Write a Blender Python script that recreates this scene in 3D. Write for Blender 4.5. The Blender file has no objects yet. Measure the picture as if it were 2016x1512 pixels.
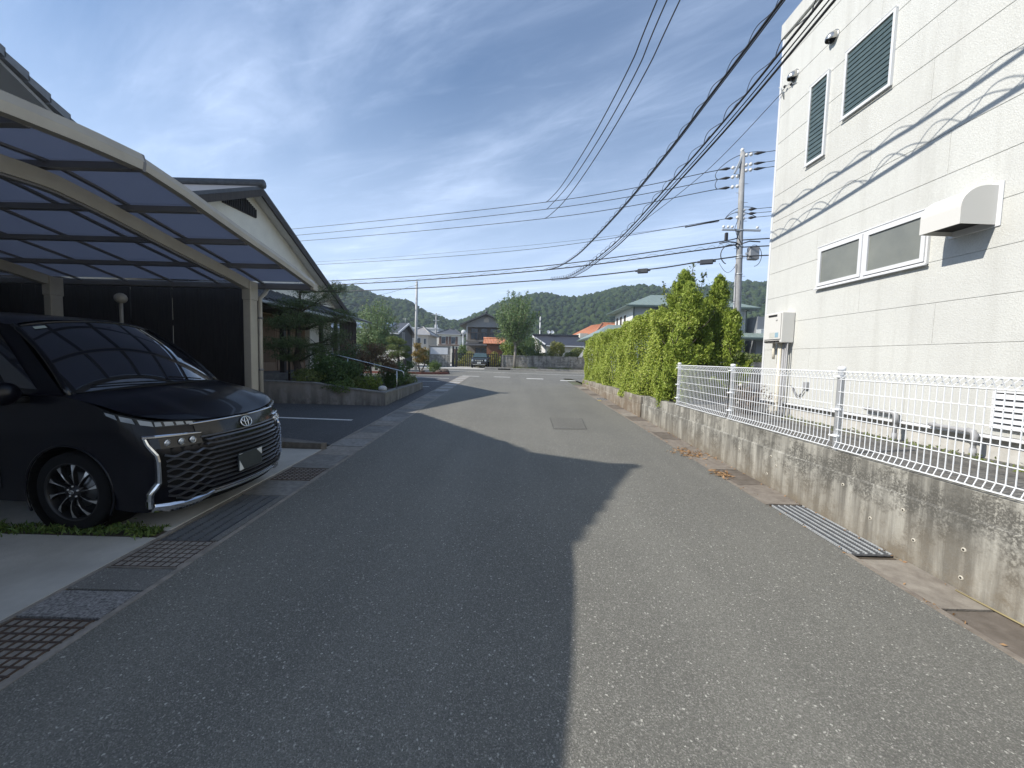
import bpy, bmesh, math, random
import numpy as np
from mathutils import Vector, Matrix
random.seed(7); RNG = np.random.default_rng(11)
SC = bpy.context.scene
COL = SC.collection
R = math.radians

# ------------------------------------------------------------------ camera
EYE = 1.6
pit, rol = R(3.72), 0.024
cF = Vector((0, math.cos(pit), -math.sin(pit)))
r0 = Vector((1, 0, 0)); u0 = Vector((0, math.sin(pit), math.cos(pit)))
cR = math.cos(rol)*r0 + math.sin(rol)*u0
cU = -math.sin(rol)*r0 + math.cos(rol)*u0
cd = bpy.data.cameras.new('camera'); cam = bpy.data.objects.new('camera', cd); COL.objects.link(cam)
M = Matrix((cR, cU, -cF)).transposed().to_4x4(); M.translation = (0, 0, EYE)
cam.matrix_world = M
cd.sensor_width = 36; cd.lens = 36*770/2016; cd.clip_start = 0.05; cd.clip_end = 6000
SC.camera = cam

# ------------------------------------------------------------------ light
SUN_EL = math.atan2(.85, math.hypot(1, .23)); SUN_ROT = math.atan2(-1, -.23)
w = bpy.data.worlds.new('World'); SC.world = w; w.use_nodes = True
nt = w.node_tree; nt.nodes.clear()
def N(tree, typ, **kw):
    n = tree.nodes.new(typ)
    for k, v in kw.items():
        if k in n.inputs.keys(): n.inputs[k].default_value = v
        else: setattr(n, k, v)
    return n
out = N(nt, 'ShaderNodeOutputWorld'); bg = N(nt, 'ShaderNodeBackground', Strength=0.11)
sky = N(nt, 'ShaderNodeTexSky'); sky.sky_type = 'NISHITA'; sky.sun_disc = False
sky.sun_elevation = SUN_EL; sky.sun_rotation = SUN_ROT; sky.air_density = 1.2; sky.dust_density = 0.25; sky.ozone_density = 5.0
# thin wind-drawn cirrus: noise on a plane high above the ground
tc = N(nt, 'ShaderNodeTexCoord'); sp = N(nt, 'ShaderNodeSeparateXYZ'); nt.links.new(tc.outputs['Generated'], sp.inputs[0])
mx = N(nt, 'ShaderNodeMath', operation='MAXIMUM'); mx.inputs[1].default_value = 0.02; nt.links.new(sp.outputs[2], mx.inputs[0])
dx = N(nt, 'ShaderNodeMath', operation='DIVIDE'); dy = N(nt, 'ShaderNodeMath', operation='DIVIDE')
nt.links.new(sp.outputs[0], dx.inputs[0]); nt.links.new(mx.outputs[0], dx.inputs[1])
nt.links.new(sp.outputs[1], dy.inputs[0]); nt.links.new(mx.outputs[0], dy.inputs[1])
cb = N(nt, 'ShaderNodeCombineXYZ'); nt.links.new(dx.outputs[0], cb.inputs[0]); nt.links.new(dy.outputs[0], cb.inputs[1])
def cloud(rotz, scl, sc, det, dist, lo, hi, off):
    rt = N(nt, 'ShaderNodeMapping'); rt.vector_type = 'POINT'; rt.inputs['Rotation'].default_value = (0, 0, rotz); nt.links.new(cb.outputs[0], rt.inputs[0])
    mp = N(nt, 'ShaderNodeMapping'); mp.inputs['Scale'].default_value = scl; mp.inputs['Location'].default_value = off; nt.links.new(rt.outputs[0], mp.inputs[0])
    nz = N(nt, 'ShaderNodeTexNoise', Scale=sc, Detail=det, Roughness=.62, Distortion=dist); nt.links.new(mp.outputs[0], nz.inputs['Vector'])
    rp = N(nt, 'ShaderNodeMapRange'); rp.inputs['From Min'].default_value = lo; rp.inputs['From Max'].default_value = hi; rp.clamp = True; rp.interpolation_type = 'SMOOTHSTEP'
    nt.links.new(nz.outputs['Fac'], rp.inputs['Value']); return rp
c1 = cloud(R(32), (.55, 1.7, 1), 1.15, 9, .55, .40, .86, (9.1, 3.3, 0))
c2 = cloud(R(38), (.30, .9, 1), .8, 3, .3, .34, .70, (6.6, 9.2, 0))
c3 = cloud(R(25), (1.2, 4.5, 1), 1.6, 10, .9, .48, .86, (1.3, 4.1, 0))
def mth(op, a, b):
    m = N(nt, 'ShaderNodeMath', operation=op)
    for i, x in enumerate((a, b)):
        if isinstance(x, (int, float)): m.inputs[i].default_value = x
        else: nt.links.new(x, m.inputs[i])
    return m.outputs[0]
wisp = mth('MULTIPLY', mth('ADD', mth('MULTIPLY', c1.outputs[0], .68), mth('MULTIPLY', c3.outputs[0], .26)), mth('ADD', mth('MULTIPLY', c2.outputs[0], .75), .25))
hz = N(nt, 'ShaderNodeMapRange'); hz.inputs['From Min'].default_value = 0.0; hz.inputs['From Max'].default_value = .62; hz.inputs['To Min'].default_value = .66; hz.inputs['To Max'].default_value = .0
hz.interpolation_type = 'SMOOTHSTEP'; nt.links.new(sp.outputs[2], hz.inputs['Value'])
msk = mth('MINIMUM', mth('ADD', mth('MULTIPLY', mth('ADD', wisp, mth('MULTIPLY', c2.outputs[0], .15)), .95), hz.outputs[0]), .92)
mixc = N(nt, 'ShaderNodeMix'); mixc.data_type = 'RGBA'; nt.links.new(msk, mixc.inputs[0]); nt.links.new(sky.outputs[0], mixc.inputs[6])
mixc.inputs[7].default_value = (6.7, 8.0, 10.5, 1)
nt.links.new(mixc.outputs[2], bg.inputs[0]); nt.links.new(bg.outputs[0], out.inputs[0])

sl = bpy.data.lights.new('sun', 'SUN'); sun = bpy.data.objects.new('sun', sl); COL.objects.link(sun)
sl.energy = 5.0; sl.angle = R(.53); sl.color = (1, .945, .86)
sun.rotation_euler = Vector((1, .23, -.85)).to_track_quat('-Z', 'Y').to_euler(); sun.location = (-20, -5, 30)
SC.view_settings.view_transform = 'Standard'; SC.view_settings.look = 'None'; SC.view_settings.gamma = 1
SC.view_settings.use_curve_mapping = False; SC.view_settings.exposure = 0.32
SC.cycles.transparent_max_bounces = 12; SC.cycles.max_bounces = 8; SC.cycles.volume_bounces = 0

# ------------------------------------------------------------------ object helpers
def tag(o, label=None, cat=None, group=None, kind=None):
    if label: o['label'] = label
    if cat: o['category'] = cat
    if group: o['group'] = group
    if kind: o['kind'] = kind
    return o
BASE = {}
def thing(name, label, cat, loc=(0, 0, 0), rotz=0, group=None):
    o = bpy.data.objects.new(name, None); COL.objects.link(o)
    o.empty_display_size = .1; o.location = loc; o.rotation_euler = (0, 0, rotz)
    BASE[o.name] = Vector(loc); return tag(o, label, cat, group)
def base(o):
    return BASE.get(o.name, Vector((0, 0, 0))) if o else Vector((0, 0, 0))
class MB:
    """collects verts and faces; build() links them as one mesh object (verts given in world space unless local)"""
    def __init__(s): s.v = []; s.f = []; s.sm = []
    def add(s, vs, fs, smooth=False):
        n = len(s.v); s.v += [tuple(p) for p in vs]; s.f += [tuple(i+n for i in f) for f in fs]; s.sm += [smooth]*len(fs); return s
    def box(s, x0, x1, y0, y1, z0, z1, T=None):
        vs = [Vector((x, y, z)) for z in (z0, z1) for y in (y0, y1) for x in (x0, x1)]
        if T: vs = [T @ p for p in vs]
        return s.add(vs, [(0, 2, 3, 1), (4, 5, 7, 6), (0, 1, 5, 4), (2, 6, 7, 3), (0, 4, 6, 2), (1, 3, 7, 5)])
    def bbox(s, x0, x1, y0, y1, z0, z1, b=.01, T=None):
        """box with chamfered edges"""
        c = []
        for z, i in ((z0, b), (z0+b, 0), (z1-b, 0), (z1, b)):
            bb = b if i else 0
            c.append([Vector((x0+bb, y0+b if not i else y0+b, z)), ] if False else [Vector(p) for p in (
                (x0+b if i == 0 else x0+b, y0 if i == 0 else y0+b, z), (x1-b, y0 if i == 0 else y0+b, z),
                (x1 if i == 0 else x1-b, y0+b, z), (x1 if i == 0 else x1-b, y1-b, z),
                (x1-b, y1 if i == 0 else y1-b, z), (x0+b, y1 if i == 0 else y1-b, z),
                (x0 if i == 0 else x0+b, y1-b, z), (x0 if i == 0 else x0+b, y0+b, z))])
        vs = [p for r in c for p in r]
        if T: vs = [T @ p for p in vs]
        fs = [tuple(range(7, -1, -1)), tuple(range(24, 32))]
        for k in range(3):
            for i in range(8): fs.append((k*8+i, k*8+(i+1) % 8, k*8+8+(i+1) % 8, k*8+8+i))
        return s.add(vs, fs)
    def prism(s, poly, d, T=None):
        """poly: 3-D points in one plane, extruded by vector d"""
        p = [Vector(q) for q in poly]; n = len(p); d = Vector(d)
        nrm = Vector((0, 0, 0))
        for i in range(n): nrm += p[i].cross(p[(i+1) % n])
        if nrm.dot(d) > 0: p = p[::-1]
        vs = p+[q+d for q in p]
        if T: vs = [T @ q for q in vs]
        return s.add(vs, [tuple(range(n)), tuple(range(2*n-1, n-1, -1))]+[(i, n+i, n+(i+1) % n, (i+1) % n) for i in range(n)])
    def quad(s, *p): return s.add(p, [tuple(range(len(p)))])
    def tube(s, pts, r, n=8, cap=True, smooth=True, prof=None):
        """swept round (or prof-shaped) tube along pts; r scalar or per point"""
        P = [Vector(p) for p in pts]; k0 = len(s.v); rr = r if hasattr(r, '__len__') else [r]*len(P)
        up = None; vs = []
        for i, p in enumerate(P):
            a = P[max(i-1, 0)]; b = P[min(i+1, len(P)-1)]; t = (b-a)
            if t.length < 1e-9: t = Vector((0, 0, 1))
            t.normalize()
            if up is None:
                up = Vector((0, 0, 1)) if abs(t.z) < .9 else Vector((1, 0, 0))
            sd = t.cross(up)
            if sd.length < 1e-6: sd = t.orthogonal()
            sd.normalize(); u = sd.cross(t).normalized(); up = u
            if prof:
                for (a_, b_) in prof: vs.append(p+sd*a_*rr[i]+u*b_*rr[i])
            else:
                for j in range(n):
                    an = 2*math.pi*j/n; vs.append(p+(sd*math.cos(an)+u*math.sin(an))*rr[i])
        m = len(prof) if prof else n
        fs = []
        for i in range(len(P)-1):
            for j in range(m): fs.append((i*m+j, i*m+(j+1) % m, (i+1)*m+(j+1) % m, (i+1)*m+j))
        if cap: fs += [tuple(range(m-1, -1, -1)), tuple(range((len(P)-1)*m, len(P)*m))]
        return s.add(vs, fs, smooth)
    def lathe(s, prof, c, ax='z', n=16, smooth=True):
        """prof: (radius, height) list turned about an axis through c"""
        c = Vector(c); vs = []
        for (r, h) in prof:
            for j in range(n):
                a = 2*math.pi*j/n; x, y = r*math.cos(a), r*math.sin(a)
                vs.append(c+(Vector((x, y, h)) if ax == 'z' else Vector((x, h, y)) if ax == 'y' else Vector((h, x, y))))
        fs = []
        for i in range(len(prof)-1):
            for j in range(n):
                q = (i*n+j, i*n+(j+1) % n, (i+1)*n+(j+1) % n, (i+1)*n+j); fs.append(q if ax != 'y' else q[::-1])
        return s.add(vs, fs, smooth)
    def sphere(s, c, r, n=12, m=8, sq=(1, 1, 1)):
        prof = [(r*math.sin(math.pi*i/m)+1e-5, -r*math.cos(math.pi*i/m)) for i in range(m+1)]
        k = len(s.v); s.lathe(prof, (0, 0, 0), 'z', n)
        for i in range(k, len(s.v)):
            p = s.v[i]; s.v[i] = (p[0]*sq[0]+c[0], p[1]*sq[1]+c[1], p[2]*sq[2]+c[2])
        return s
    def build(s, name, mat, parent=None, local=False, kind=None):
        me = bpy.data.meshes.new(name)
        if local: vs = s.v
        else:
            b = base(parent); vs = [(p[0]-b.x, p[1]-b.y, p[2]-b.z) for p in s.v]
        me.from_pydata(vs, [], s.f); me.update()
        if any(s.sm): me.polygons.foreach_set('use_smooth', s.sm)
        me.materials.append(mat)
        o = bpy.data.objects.new(name, me); COL.objects.link(o)
        if parent:
            o.parent = parent; BASE[o.name] = base(parent).copy()
        if kind: o['kind'] = kind
        return o
def top(name, label, cat, mb, mat, group=None, kind=None, loc=None):
    """a thing that is a single mesh"""
    o = mb.build(name, mat); tag(o, label, cat, group, kind); return o
def struct(name, mb, mat, parent=None): 
    o = mb.build(name, mat, parent)
    if not parent: o['kind'] = 'structure'
    return o
def copy_part(o, parent, loc=(0, 0, 0), rot=None, scale=None):
    c = o.copy(); COL.objects.link(c); c.parent = parent; c.location = loc
    if rot is not None: c.rotation_euler = rot
    if scale is not None: c.scale = scale
    return c
def copy_tree(root, loc, rotz=None, label=None):
    def rec(o, p):
        c = o.copy(); COL.objects.link(c); c.parent = p
        BASE[c.name] = Vector((0, 0, 0))
        for ch in list(o.children): rec(ch, c)
        return c
    c = rec(root, None); c.location = loc
    if rotz is not None: c.rotation_euler = (0, 0, rotz)
    if label: c['label'] = label
    return c

# ------------------------------------------------------------------ materials
MATS = {}
def pm(name, c1, c2=None, scale=4, rough=.7, bump=0, bscale=None, metal=0, spec=.5, detail=6, c3=None, s3=.6, stretch=None, coat=0, lo=.35, hi=.65, world=True, emit=None, f3=.6):
    """procedural principled material: two colours mixed by noise, an optional third by a slow noise, noise bump"""
    m = bpy.data.materials.new(name); m.use_nodes = True; t = m.node_tree; b = t.nodes['Principled BSDF']
    b.inputs['Roughness'].default_value = rough; b.inputs['Metallic'].default_value = metal
    b.inputs['Specular IOR Level'].default_value = spec; b.inputs['Coat Weight'].default_value = coat; b.inputs['Coat Roughness'].default_value = .03
    if world:
        g = N(t, 'ShaderNodeNewGeometry'); vec = g.outputs['Position']
    else:
        g = N(t, 'ShaderNodeTexCoord'); vec = g.outputs['Object']
    if stretch:
        mp = N(t, 'ShaderNodeMapping'); mp.inputs['Scale'].default_value = stretch; t.links.new(vec, mp.inputs[0]); vec2 = mp.outputs[0]
    else: vec2 = vec
    col = None
    if c2:
        nz = N(t, 'ShaderNodeTexNoise', Scale=scale, Detail=detail, Roughness=.6); t.links.new(vec2, nz.inputs['Vector'])
        mr = N(t, 'ShaderNodeMapRange'); mr.inputs['From Min'].default_value = lo; mr.inputs['From Max'].default_value = hi; t.links.new(nz.outputs['Fac'], mr.inputs['Value'])
        mc = N(t, 'ShaderNodeMix'); mc.data_type = 'RGBA'; t.links.new(mr.outputs[0], mc.inputs[0]); mc.inputs[6].default_value = (*c1, 1); mc.inputs[7].default_value = (*c2, 1); col = mc.outputs[2]
        if c3:
            n3 = N(t, 'ShaderNodeTexNoise', Scale=s3, Detail=5, Roughness=.65); t.links.new(vec2, n3.inputs['Vector'])
            m3 = N(t, 'ShaderNodeMapRange'); m3.inputs['From Min'].default_value = .48; m3.inputs['From Max'].default_value = .68; m3.inputs['To Max'].default_value = f3; t.links.new(n3.outputs['Fac'], m3.inputs['Value'])
            k3 = N(t, 'ShaderNodeMix'); k3.data_type = 'RGBA'; t.links.new(m3.outputs[0], k3.inputs[0]); t.links.new(col, k3.inputs[6]); k3.inputs[7].default_value = (*c3, 1); col = k3.outputs[2]
        t.links.new(col, b.inputs['Base Color'])
    else: b.inputs['Base Color'].default_value = (*c1, 1)
    if bump:
        nb = N(t, 'ShaderNodeTexNoise', Scale=bscale or scale*2, Detail=5); t.links.new(vec2, nb.inputs['Vector'])
        bp = N(t, 'ShaderNodeBump', Strength=min(1, bump), Distance=.01); t.links.new(nb.outputs['Fac'], bp.inputs['Height']); t.links.new(bp.outputs[0], b.inputs['Normal'])
    MATS[name] = m; return m
def leafm(name, c1, c2, c3=None, trans=.35, rough=.55):
    """foliage: colour differs from leaf to leaf, some light passes through"""
    m = bpy.data.materials.new(name); m.use_nodes = True; t = m.node_tree; b = t.nodes['Principled BSDF']; o = t.nodes['Material Output']
    g = N(t, 'ShaderNodeNewGeometry'); rp = N(t, 'ShaderNodeValToRGB'); t.links.new(g.outputs['Random Per Island'], rp.inputs[0])
    e = rp.color_ramp.elements; e[0].color = (*c1, 1); e[1].color = (*c2, 1)
    if c3: x = e.new(.93); x.color = (*c2, 1); e[2].color = (*c3, 1)
    t.links.new(rp.outputs[0], b.inputs['Base Color']); b.inputs['Roughness'].default_value = rough; b.inputs['Specular IOR Level'].default_value = .35
    tr = N(t, 'ShaderNodeBsdfTranslucent'); t.links.new(rp.outputs[0], tr.inputs[0]); mx_ = N(t, 'ShaderNodeMixShader', Fac=trans)
    t.links.new(b.outputs[0], mx_.inputs[1]); t.links.new(tr.outputs[0], mx_.inputs[2]); t.links.new(mx_.outputs[0], o.inputs[0])
    MATS[name] = m; return m
def glassm(name, col, rough=.03, spec=.6):
    m = pm(name, col, rough=rough, spec=spec); return m

def asphalt(name, base_, speck, dark):
    m = bpy.data.materials.new(name); m.use_nodes = True; t = m.node_tree; b = t.nodes['Principled BSDF']
    g = N(t, 'ShaderNodeNewGeometry'); vec = g.outputs['Position']
    big = N(t, 'ShaderNodeTexNoise', Scale=.55, Detail=6, Roughness=.6); t.links.new(vec, big.inputs['Vector'])
    mp = N(t, 'ShaderNodeMapping'); mp.inputs['Scale'].default_value = (1.3, .10, 1); t.links.new(vec, mp.inputs[0])
    lng = N(t, 'ShaderNodeTexNoise', Scale=1.0, Detail=4); t.links.new(mp.outputs[0], lng.inputs['Vector'])
    vo = N(t, 'ShaderNodeTexVoronoi', Scale=205); vo.feature = 'F1'; t.links.new(vec, vo.inputs['Vector'])
    v2 = N(t, 'ShaderNodeTexVoronoi', Scale=120); t.links.new(vec, v2.inputs['Vector'])
    nz = N(t, 'ShaderNodeTexNoise', Scale=190, Detail=5, Roughness=.75); t.links.new(vec, nz.inputs['Vector'])
    def mix(a, bcol, fac, lo=None, hi=None, amt=1.0):
        k = N(t, 'ShaderNodeMix'); k.data_type = 'RGBA'
        mr = N(t, 'ShaderNodeMapRange'); mr.inputs['From Min'].default_value = lo; mr.inputs['From Max'].default_value = hi; mr.inputs['To Max'].default_value = amt; t.links.new(fac, mr.inputs['Value']); t.links.new(mr.outputs[0], k.inputs[0])
        if isinstance(a, tuple): k.inputs[6].default_value = (*a, 1)
        else: t.links.new(a, k.inputs[6])
        k.inputs[7].default_value = (*bcol, 1); return k.outputs[2]
    c = mix(base_, dark, big.outputs['Fac'], .40, .64, .8)
    c = mix(c, tuple(x*1.35 for x in base_), lng.outputs['Fac'], .46, .68, .45)
    c = mix(c, tuple(x*.35 for x in base_), nz.outputs['Fac'], .48, .66, .8)
    sx = N(t, 'ShaderNodeSeparateXYZ'); t.links.new(vo.outputs['Color'], sx.inputs[0])
    c = mix(c, speck, sx.outputs[0], .62, 1.0, .62); c = mix(c, tuple(x*.45 for x in base_), sx.outputs[1], .55, 1.0, .65)
    s2 = N(t, 'ShaderNodeSeparateXYZ'); t.links.new(v2.outputs['Color'], s2.inputs[0])
    c = mix(c, tuple(x*1.5 for x in speck), s2.outputs[0], .975, .998, .75)
    t.links.new(c, b.inputs['Base Color']); b.inputs['Roughness'].default_value = .8; b.inputs['Specular IOR Level'].default_value = .35
    bp = N(t, 'ShaderNodeBump', Strength=.55, Distance=.006); t.links.new(vo.outputs['Distance'], bp.inputs['Height'])
    bp2 = N(t, 'ShaderNodeBump', Strength=.35, Distance=.01); t.links.new(nz.outputs['Fac'], bp2.inputs['Height']); t.links.new(bp.outputs[0], bp2.inputs['Normal']); t.links.new(bp2.outputs[0], b.inputs['Normal'])
    return m
def stained(name, base_, dark, brown, z0, z1, vscale=9):
    """weathered concrete: run-down streaks, dark lichen patches, brown dirt and moss near the ground line"""
    m = bpy.data.materials.new(name); m.use_nodes = True; t = m.node_tree; b = t.nodes['Principled BSDF']
    g = N(t, 'ShaderNodeNewGeometry'); vec = g.outputs['Position']
    mp = N(t, 'ShaderNodeMapping'); mp.inputs['Scale'].default_value = (vscale, vscale, .7); t.links.new(vec, mp.inputs[0])
    st = N(t, 'ShaderNodeTexNoise', Scale=1.0, Detail=7, Roughness=.65); t.links.new(mp.outputs[0], st.inputs['Vector'])
    pt = N(t, 'ShaderNodeTexNoise', Scale=2.6, Detail=9, Roughness=.75); t.links.new(vec, pt.inputs['Vector'])
    fn = N(t, 'ShaderNodeTexNoise', Scale=55, Detail=6, Roughness=.7); t.links.new(vec, fn.inputs['Vector'])
    sz = N(t, 'ShaderNodeSeparateXYZ'); t.links.new(vec, sz.inputs[0])
    def mr(v, lo, hi, a=0., bb=1.):
        k = N(t, 'ShaderNodeMapRange'); k.inputs['From Min'].default_value = lo; k.inputs['From Max'].default_value = hi; k.inputs['To Min'].default_value = a; k.inputs['To Max'].default_value = bb; t.links.new(v, k.inputs['Value']); return k.outputs[0]
    def mul(a, bb):
        k = N(t, 'ShaderNodeMath', operation='MULTIPLY'); t.links.new(a, k.inputs[0]); t.links.new(bb, k.inputs[1]); return k.outputs[0]
    def mix(a, bcol, fac):
        k = N(t, 'ShaderNodeMix'); k.data_type = 'RGBA'; t.links.new(fac, k.inputs[0])
        if isinstance(a, tuple): k.inputs[6].default_value = (*a, 1)
        else: t.links.new(a, k.inputs[6])
        k.inputs[7].default_value = (*bcol, 1); return k.outputs[2]
    c = mix(base_, dark, mr(st.outputs['Fac'], .42, .60, 0, .92))
    c = mix(c, tuple(x*1.5 for x in base_), mr(st.outputs['Fac'], .42, .28, 0, .6))
    c = mix(c, tuple(x*.55 for x in dark), mul(mr(pt.outputs['Fac'], .47, .58, 0, .95), mr(fn.outputs['Fac'], .38, .55)))
    c = mix(c, brown, mul(mr(sz.outputs[2], z1, z0, 0, 1), mr(pt.outputs['Fac'], .36, .58, .25, .9)))
    c = mix(c, tuple(x*.7 for x in base_), mr(fn.outputs['Fac'], .5, .7, 0, .35))
    t.links.new(c, b.inputs['Base Color']); b.inputs['Roughness'].default_value = .88; b.inputs['Specular IOR Level'].default_value = .25
    bp = N(t, 'ShaderNodeBump', Strength=.5, Distance=.008); t.links.new(fn.outputs['Fac'], bp.inputs['Height']); t.links.new(bp.outputs[0], b.inputs['Normal'])
    return m

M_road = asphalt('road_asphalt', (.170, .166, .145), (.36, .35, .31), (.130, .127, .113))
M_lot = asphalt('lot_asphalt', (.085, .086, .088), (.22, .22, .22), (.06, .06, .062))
M_conc = pm('slab_concrete', (.48, .47, .43), (.40, .39, .36), 3, .85, .25, 60, c3=(.32, .31, .28), s3=1.3)
M_slab = pm('gutter_concrete', (.20, .185, .165), (.13, .12, .105), 14, .9, .5, 70, c3=(.10, .085, .065), s3=2.5)
M_slabR = pm('gutter_concrete_brown', (.235, .205, .17), (.155, .13, .105), 12, .9, .5, 80, c3=(.27, .24, .20), s3=1.8)
M_aggr = pm('exposed_aggregate', (.32, .31, .30), (.09, .088, .085), 70, .85, .7, 90)
M_rust = pm('rusted_iron', (.045, .035, .03), (.09, .06, .045), 20, .8, .2)
M_galv = pm('galvanised_steel', (.50, .52, .53), (.38, .40, .41), 25, .45, metal=.25)
M_dark = pm('dark_void', (.012, .012, .013), (.02, .019, .017), 6, .95)
M_paint = pm('road_paint', (.72, .71, .67), (.45, .44, .42), 22, .75, lo=.45, hi=.75)
M_wallR = stained('retaining_concrete', (.355, .345, .305), (.135, .13, .115), (.19, .16, .118), .12, .52)
M_wallR2 = stained('block_base_concrete', (.34, .315, .27), (.17, .155, .125), (.17, .13, .09), .5, .8, 6)
M_soil = pm('soil', (.10, .08, .058), (.06, .047, .035), 9, .95, .6, 40)
M_gravel = pm('gravel', (.19, .185, .175), (.08, .078, .075), 38, .9, 1, 45, c3=(.14, .125, .10), s3=2)
M_ground = pm('ground', (.16, .15, .12), (.10, .11, .06), 1.2, .95, c3=(.09, .12, .045), s3=.08)
# ------------------------------------------------------------------ ground and roads
S = .0273; ZF = .579; YF = ZF/S
def gz(y): return S*y if y < YF else ZF
def sheet(name, x0, x1, y0, y1, dz, m, step=4.0, parent=None, thick=0):
    b = MB(); n = max(1, int((y1-y0)/step)); ys = [y0+(y1-y0)*i/n for i in range(n+1)]
    if y0 < YF < y1: ys = sorted(set(ys+[YF]))
    for a, c in zip(ys[:-1], ys[1:]): b.quad((x0, a, gz(a)+dz), (x1, a, gz(a)+dz), (x1, c, gz(c)+dz), (x0, c, gz(c)+dz))
    return struct(name, b, m, parent)
b = MB()
ys = [(-3000, -.6), (-20, -.6), (0, -.05), (YF, ZF-.05), (3000, ZF-.05)]
for (a, za), (c, zc) in zip(ys[:-1], ys[1:]): b.quad((-3000, a, za), (3000, a, za), (3000, c, zc), (-3000, c, zc))
struct('ground', b, M_ground)
sheet('road', -2.30, 2.76, -14, YF, 0, M_road, 2)
b = MB(); b.quad((-70, YF, ZF), (3.2, YF, ZF), (3.2, 34.9, ZF), (-70, 34.9, ZF)); b.quad((3.2, 17.4, ZF), (60, 17.4, ZF), (60, 34.9, ZF), (3.2, 34.9, ZF))
struct('cross_street', b, M_road)
b = MB(); b.quad((.9, 9.02, gz(9.02)+.004), (1.64, 9.03, gz(9.03)+.004), (1.52, 7.80, gz(7.8)+.004), (.86, 7.76, gz(7.76)+.004)); b.f[-1] = b.f[-1][::-1]
pt = struct('road_patch', b, asphalt('patch_asphalt', (.145, .141, .125), (.34, .33, .29), (.115, .112, .10)))
b = MB()   # sealed saw-cut round the patch
q = [(.9, 9.02), (1.64, 9.03), (1.52, 7.80), (.86, 7.76)]
for i in range(4):
    a = Vector((*q[i], gz(q[i][1])+.008)); c = Vector((*q[(i+1) % 4], gz(q[(i+1) % 4][1])+.008)); d = (c-a).normalized(); s_ = Vector((d.y, -d.x, 0))*.006
    b.quad(a-s_, c-s_, c+s_, a+s_); b.f[-1] = b.f[-1][::-1] if (c-a).cross(s_).z < 0 else b.f[-1]
struct('patch_joint', b, pm('tar_joint', (.07, .068, .062), rough=.9), pt)
# markings
def stripe(mb, p, q, wd, z):
    p = Vector((*p, 0)); q = Vector((*q, 0)); d = (q-p).normalized(); s_ = Vector((-d.y, d.x, 0))*wd/2
    v = [p-s_, q-s_, q+s_, p+s_]; mb.quad(*[(a.x, a.y, gz(a.y)+z) for a in v])
for i, (p, q) in enumerate([((-2.75, 21.55), (-1.81, 21.45)), ((-1.0, 21.35), (-.1, 21.3)), ((.76, 20.6), (1.64, 20.55)), ((2.45, 19.9), (3.35, 19.85))]):
    b = MB(); stripe(b, p, q, .3, .006); struct('edge_dash', b, M_paint)
b = MB(); stripe(b, (-30, 36.4-2), (-5, 29.96), .22, .006); stripe(b, (-5, 29.96), (-.1, 27.6), .22, .006); stripe(b, (-.1, 27.6), (4.7, 26.0), .22, .006); stripe(b, (4.7, 26), (20, 21.5), .22, .006)
struct('street_line', b, M_paint)
b = MB(); stripe(b, (1.9, 31.3), (6.0, 31.2), .18, .006); struct('street_line', b, M_paint)

# left lots
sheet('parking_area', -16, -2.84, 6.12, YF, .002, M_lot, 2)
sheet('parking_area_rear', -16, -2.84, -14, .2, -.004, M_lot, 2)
for (p, q, wd) in [((-5.3, 8.26), (-3.34, 8.15), .10), ((-6, 17.6), (-3.27, 17.6), .10), ((-3.53, 15.25), (-3.25, 15.3), .10), ((-5.2, 19.6), (-3.15, 19.5), .12)]:
    b = MB(); stripe(b, p, q, wd, .008); struct('parking_line', b, M_paint)
b = MB(); b.prism([(-11, 3.24, gz(3.24)-.1), (-2.84, 3.20, gz(3.2)-.1), (-2.84, 5.80, gz(5.8)-.1), (-11, 6.0, gz(5.8)-.1)], (0, 0, .112)); struct('carport_slab', b, M_conc)
b = MB(); b.prism([(-11, .2, -.1), (-2.84, .2, -.1), (-2.84, 3.06, gz(3.06)-.1), (-11, 3.10, gz(3.1)-.1)], (0, 0, .108)); struct('driveway_slab', b, M_conc)
sheet('soil_strip', -11, -2.84, 3.07, 3.24, -.005, M_soil)
b = MB(); b.prism([(-9, 6.02, .02), (-3.82, 5.90, .02), (-2.86, 5.82, .02), (-2.80, 5.88, .02), (-3.80, 6.22, .02), (-9, 6.25, .02)], (0, 0, .235)); struct('kerb_strip', b, M_slab)

# ------------------------------------------------------------------ left gutter: covers of several kinds
gl = MB(); gl.quad((-2.84, -6, gz(-6)-.03), (-2.28, -6, gz(-6)-.03), (-2.28, YF, ZF-.03), (-2.84, YF, ZF-.03))
gutL = struct('gutter', gl, M_slab)
M_aspat = asphalt('asphalt_infill', (.19, .185, .17), (.3, .3, .28), (.14, .138, .13))
def slab(y0, y1, x0, x1, m, par, name='slab'):
    j = RNG.uniform(-.004, .003); g = .006
    z0, z1 = gz(y0)+.004+j, gz(y1)+.004+j+RNG.uniform(-.002, .002); b = MB()
    b.add([(x0, y0+g, z0), (x1, y0+g, z0+RNG.uniform(-.002, .002)), (x1, y1-g, z1), (x0, y1-g, z1), (x0+.006, y0+g, z0-.05), (x1-.006, y0+g, z0-.05), (x1-.006, y1-g, z1-.05), (x0+.006, y1-g, z1-.05)],
          [(0, 1, 2, 3), (4, 7, 6, 5), (0, 4, 5, 1), (1, 5, 6, 2), (2, 6, 7, 3), (3, 7, 4, 0)])
    return b.build(name, m, par)
M_slabs = [pm('cover_concrete_%s' % k, c, tuple(x*.68 for x in c), 16, .9, .5, 70, c3=tuple(x*.5 for x in c), s3=3) for k, c in
           (('grey', (.29, .28, .26)), ('brown', (.30, .275, .24)), ('pale', (.42, .41, .385)), ('dark', (.23, .222, .205)))]
b = MB()
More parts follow.
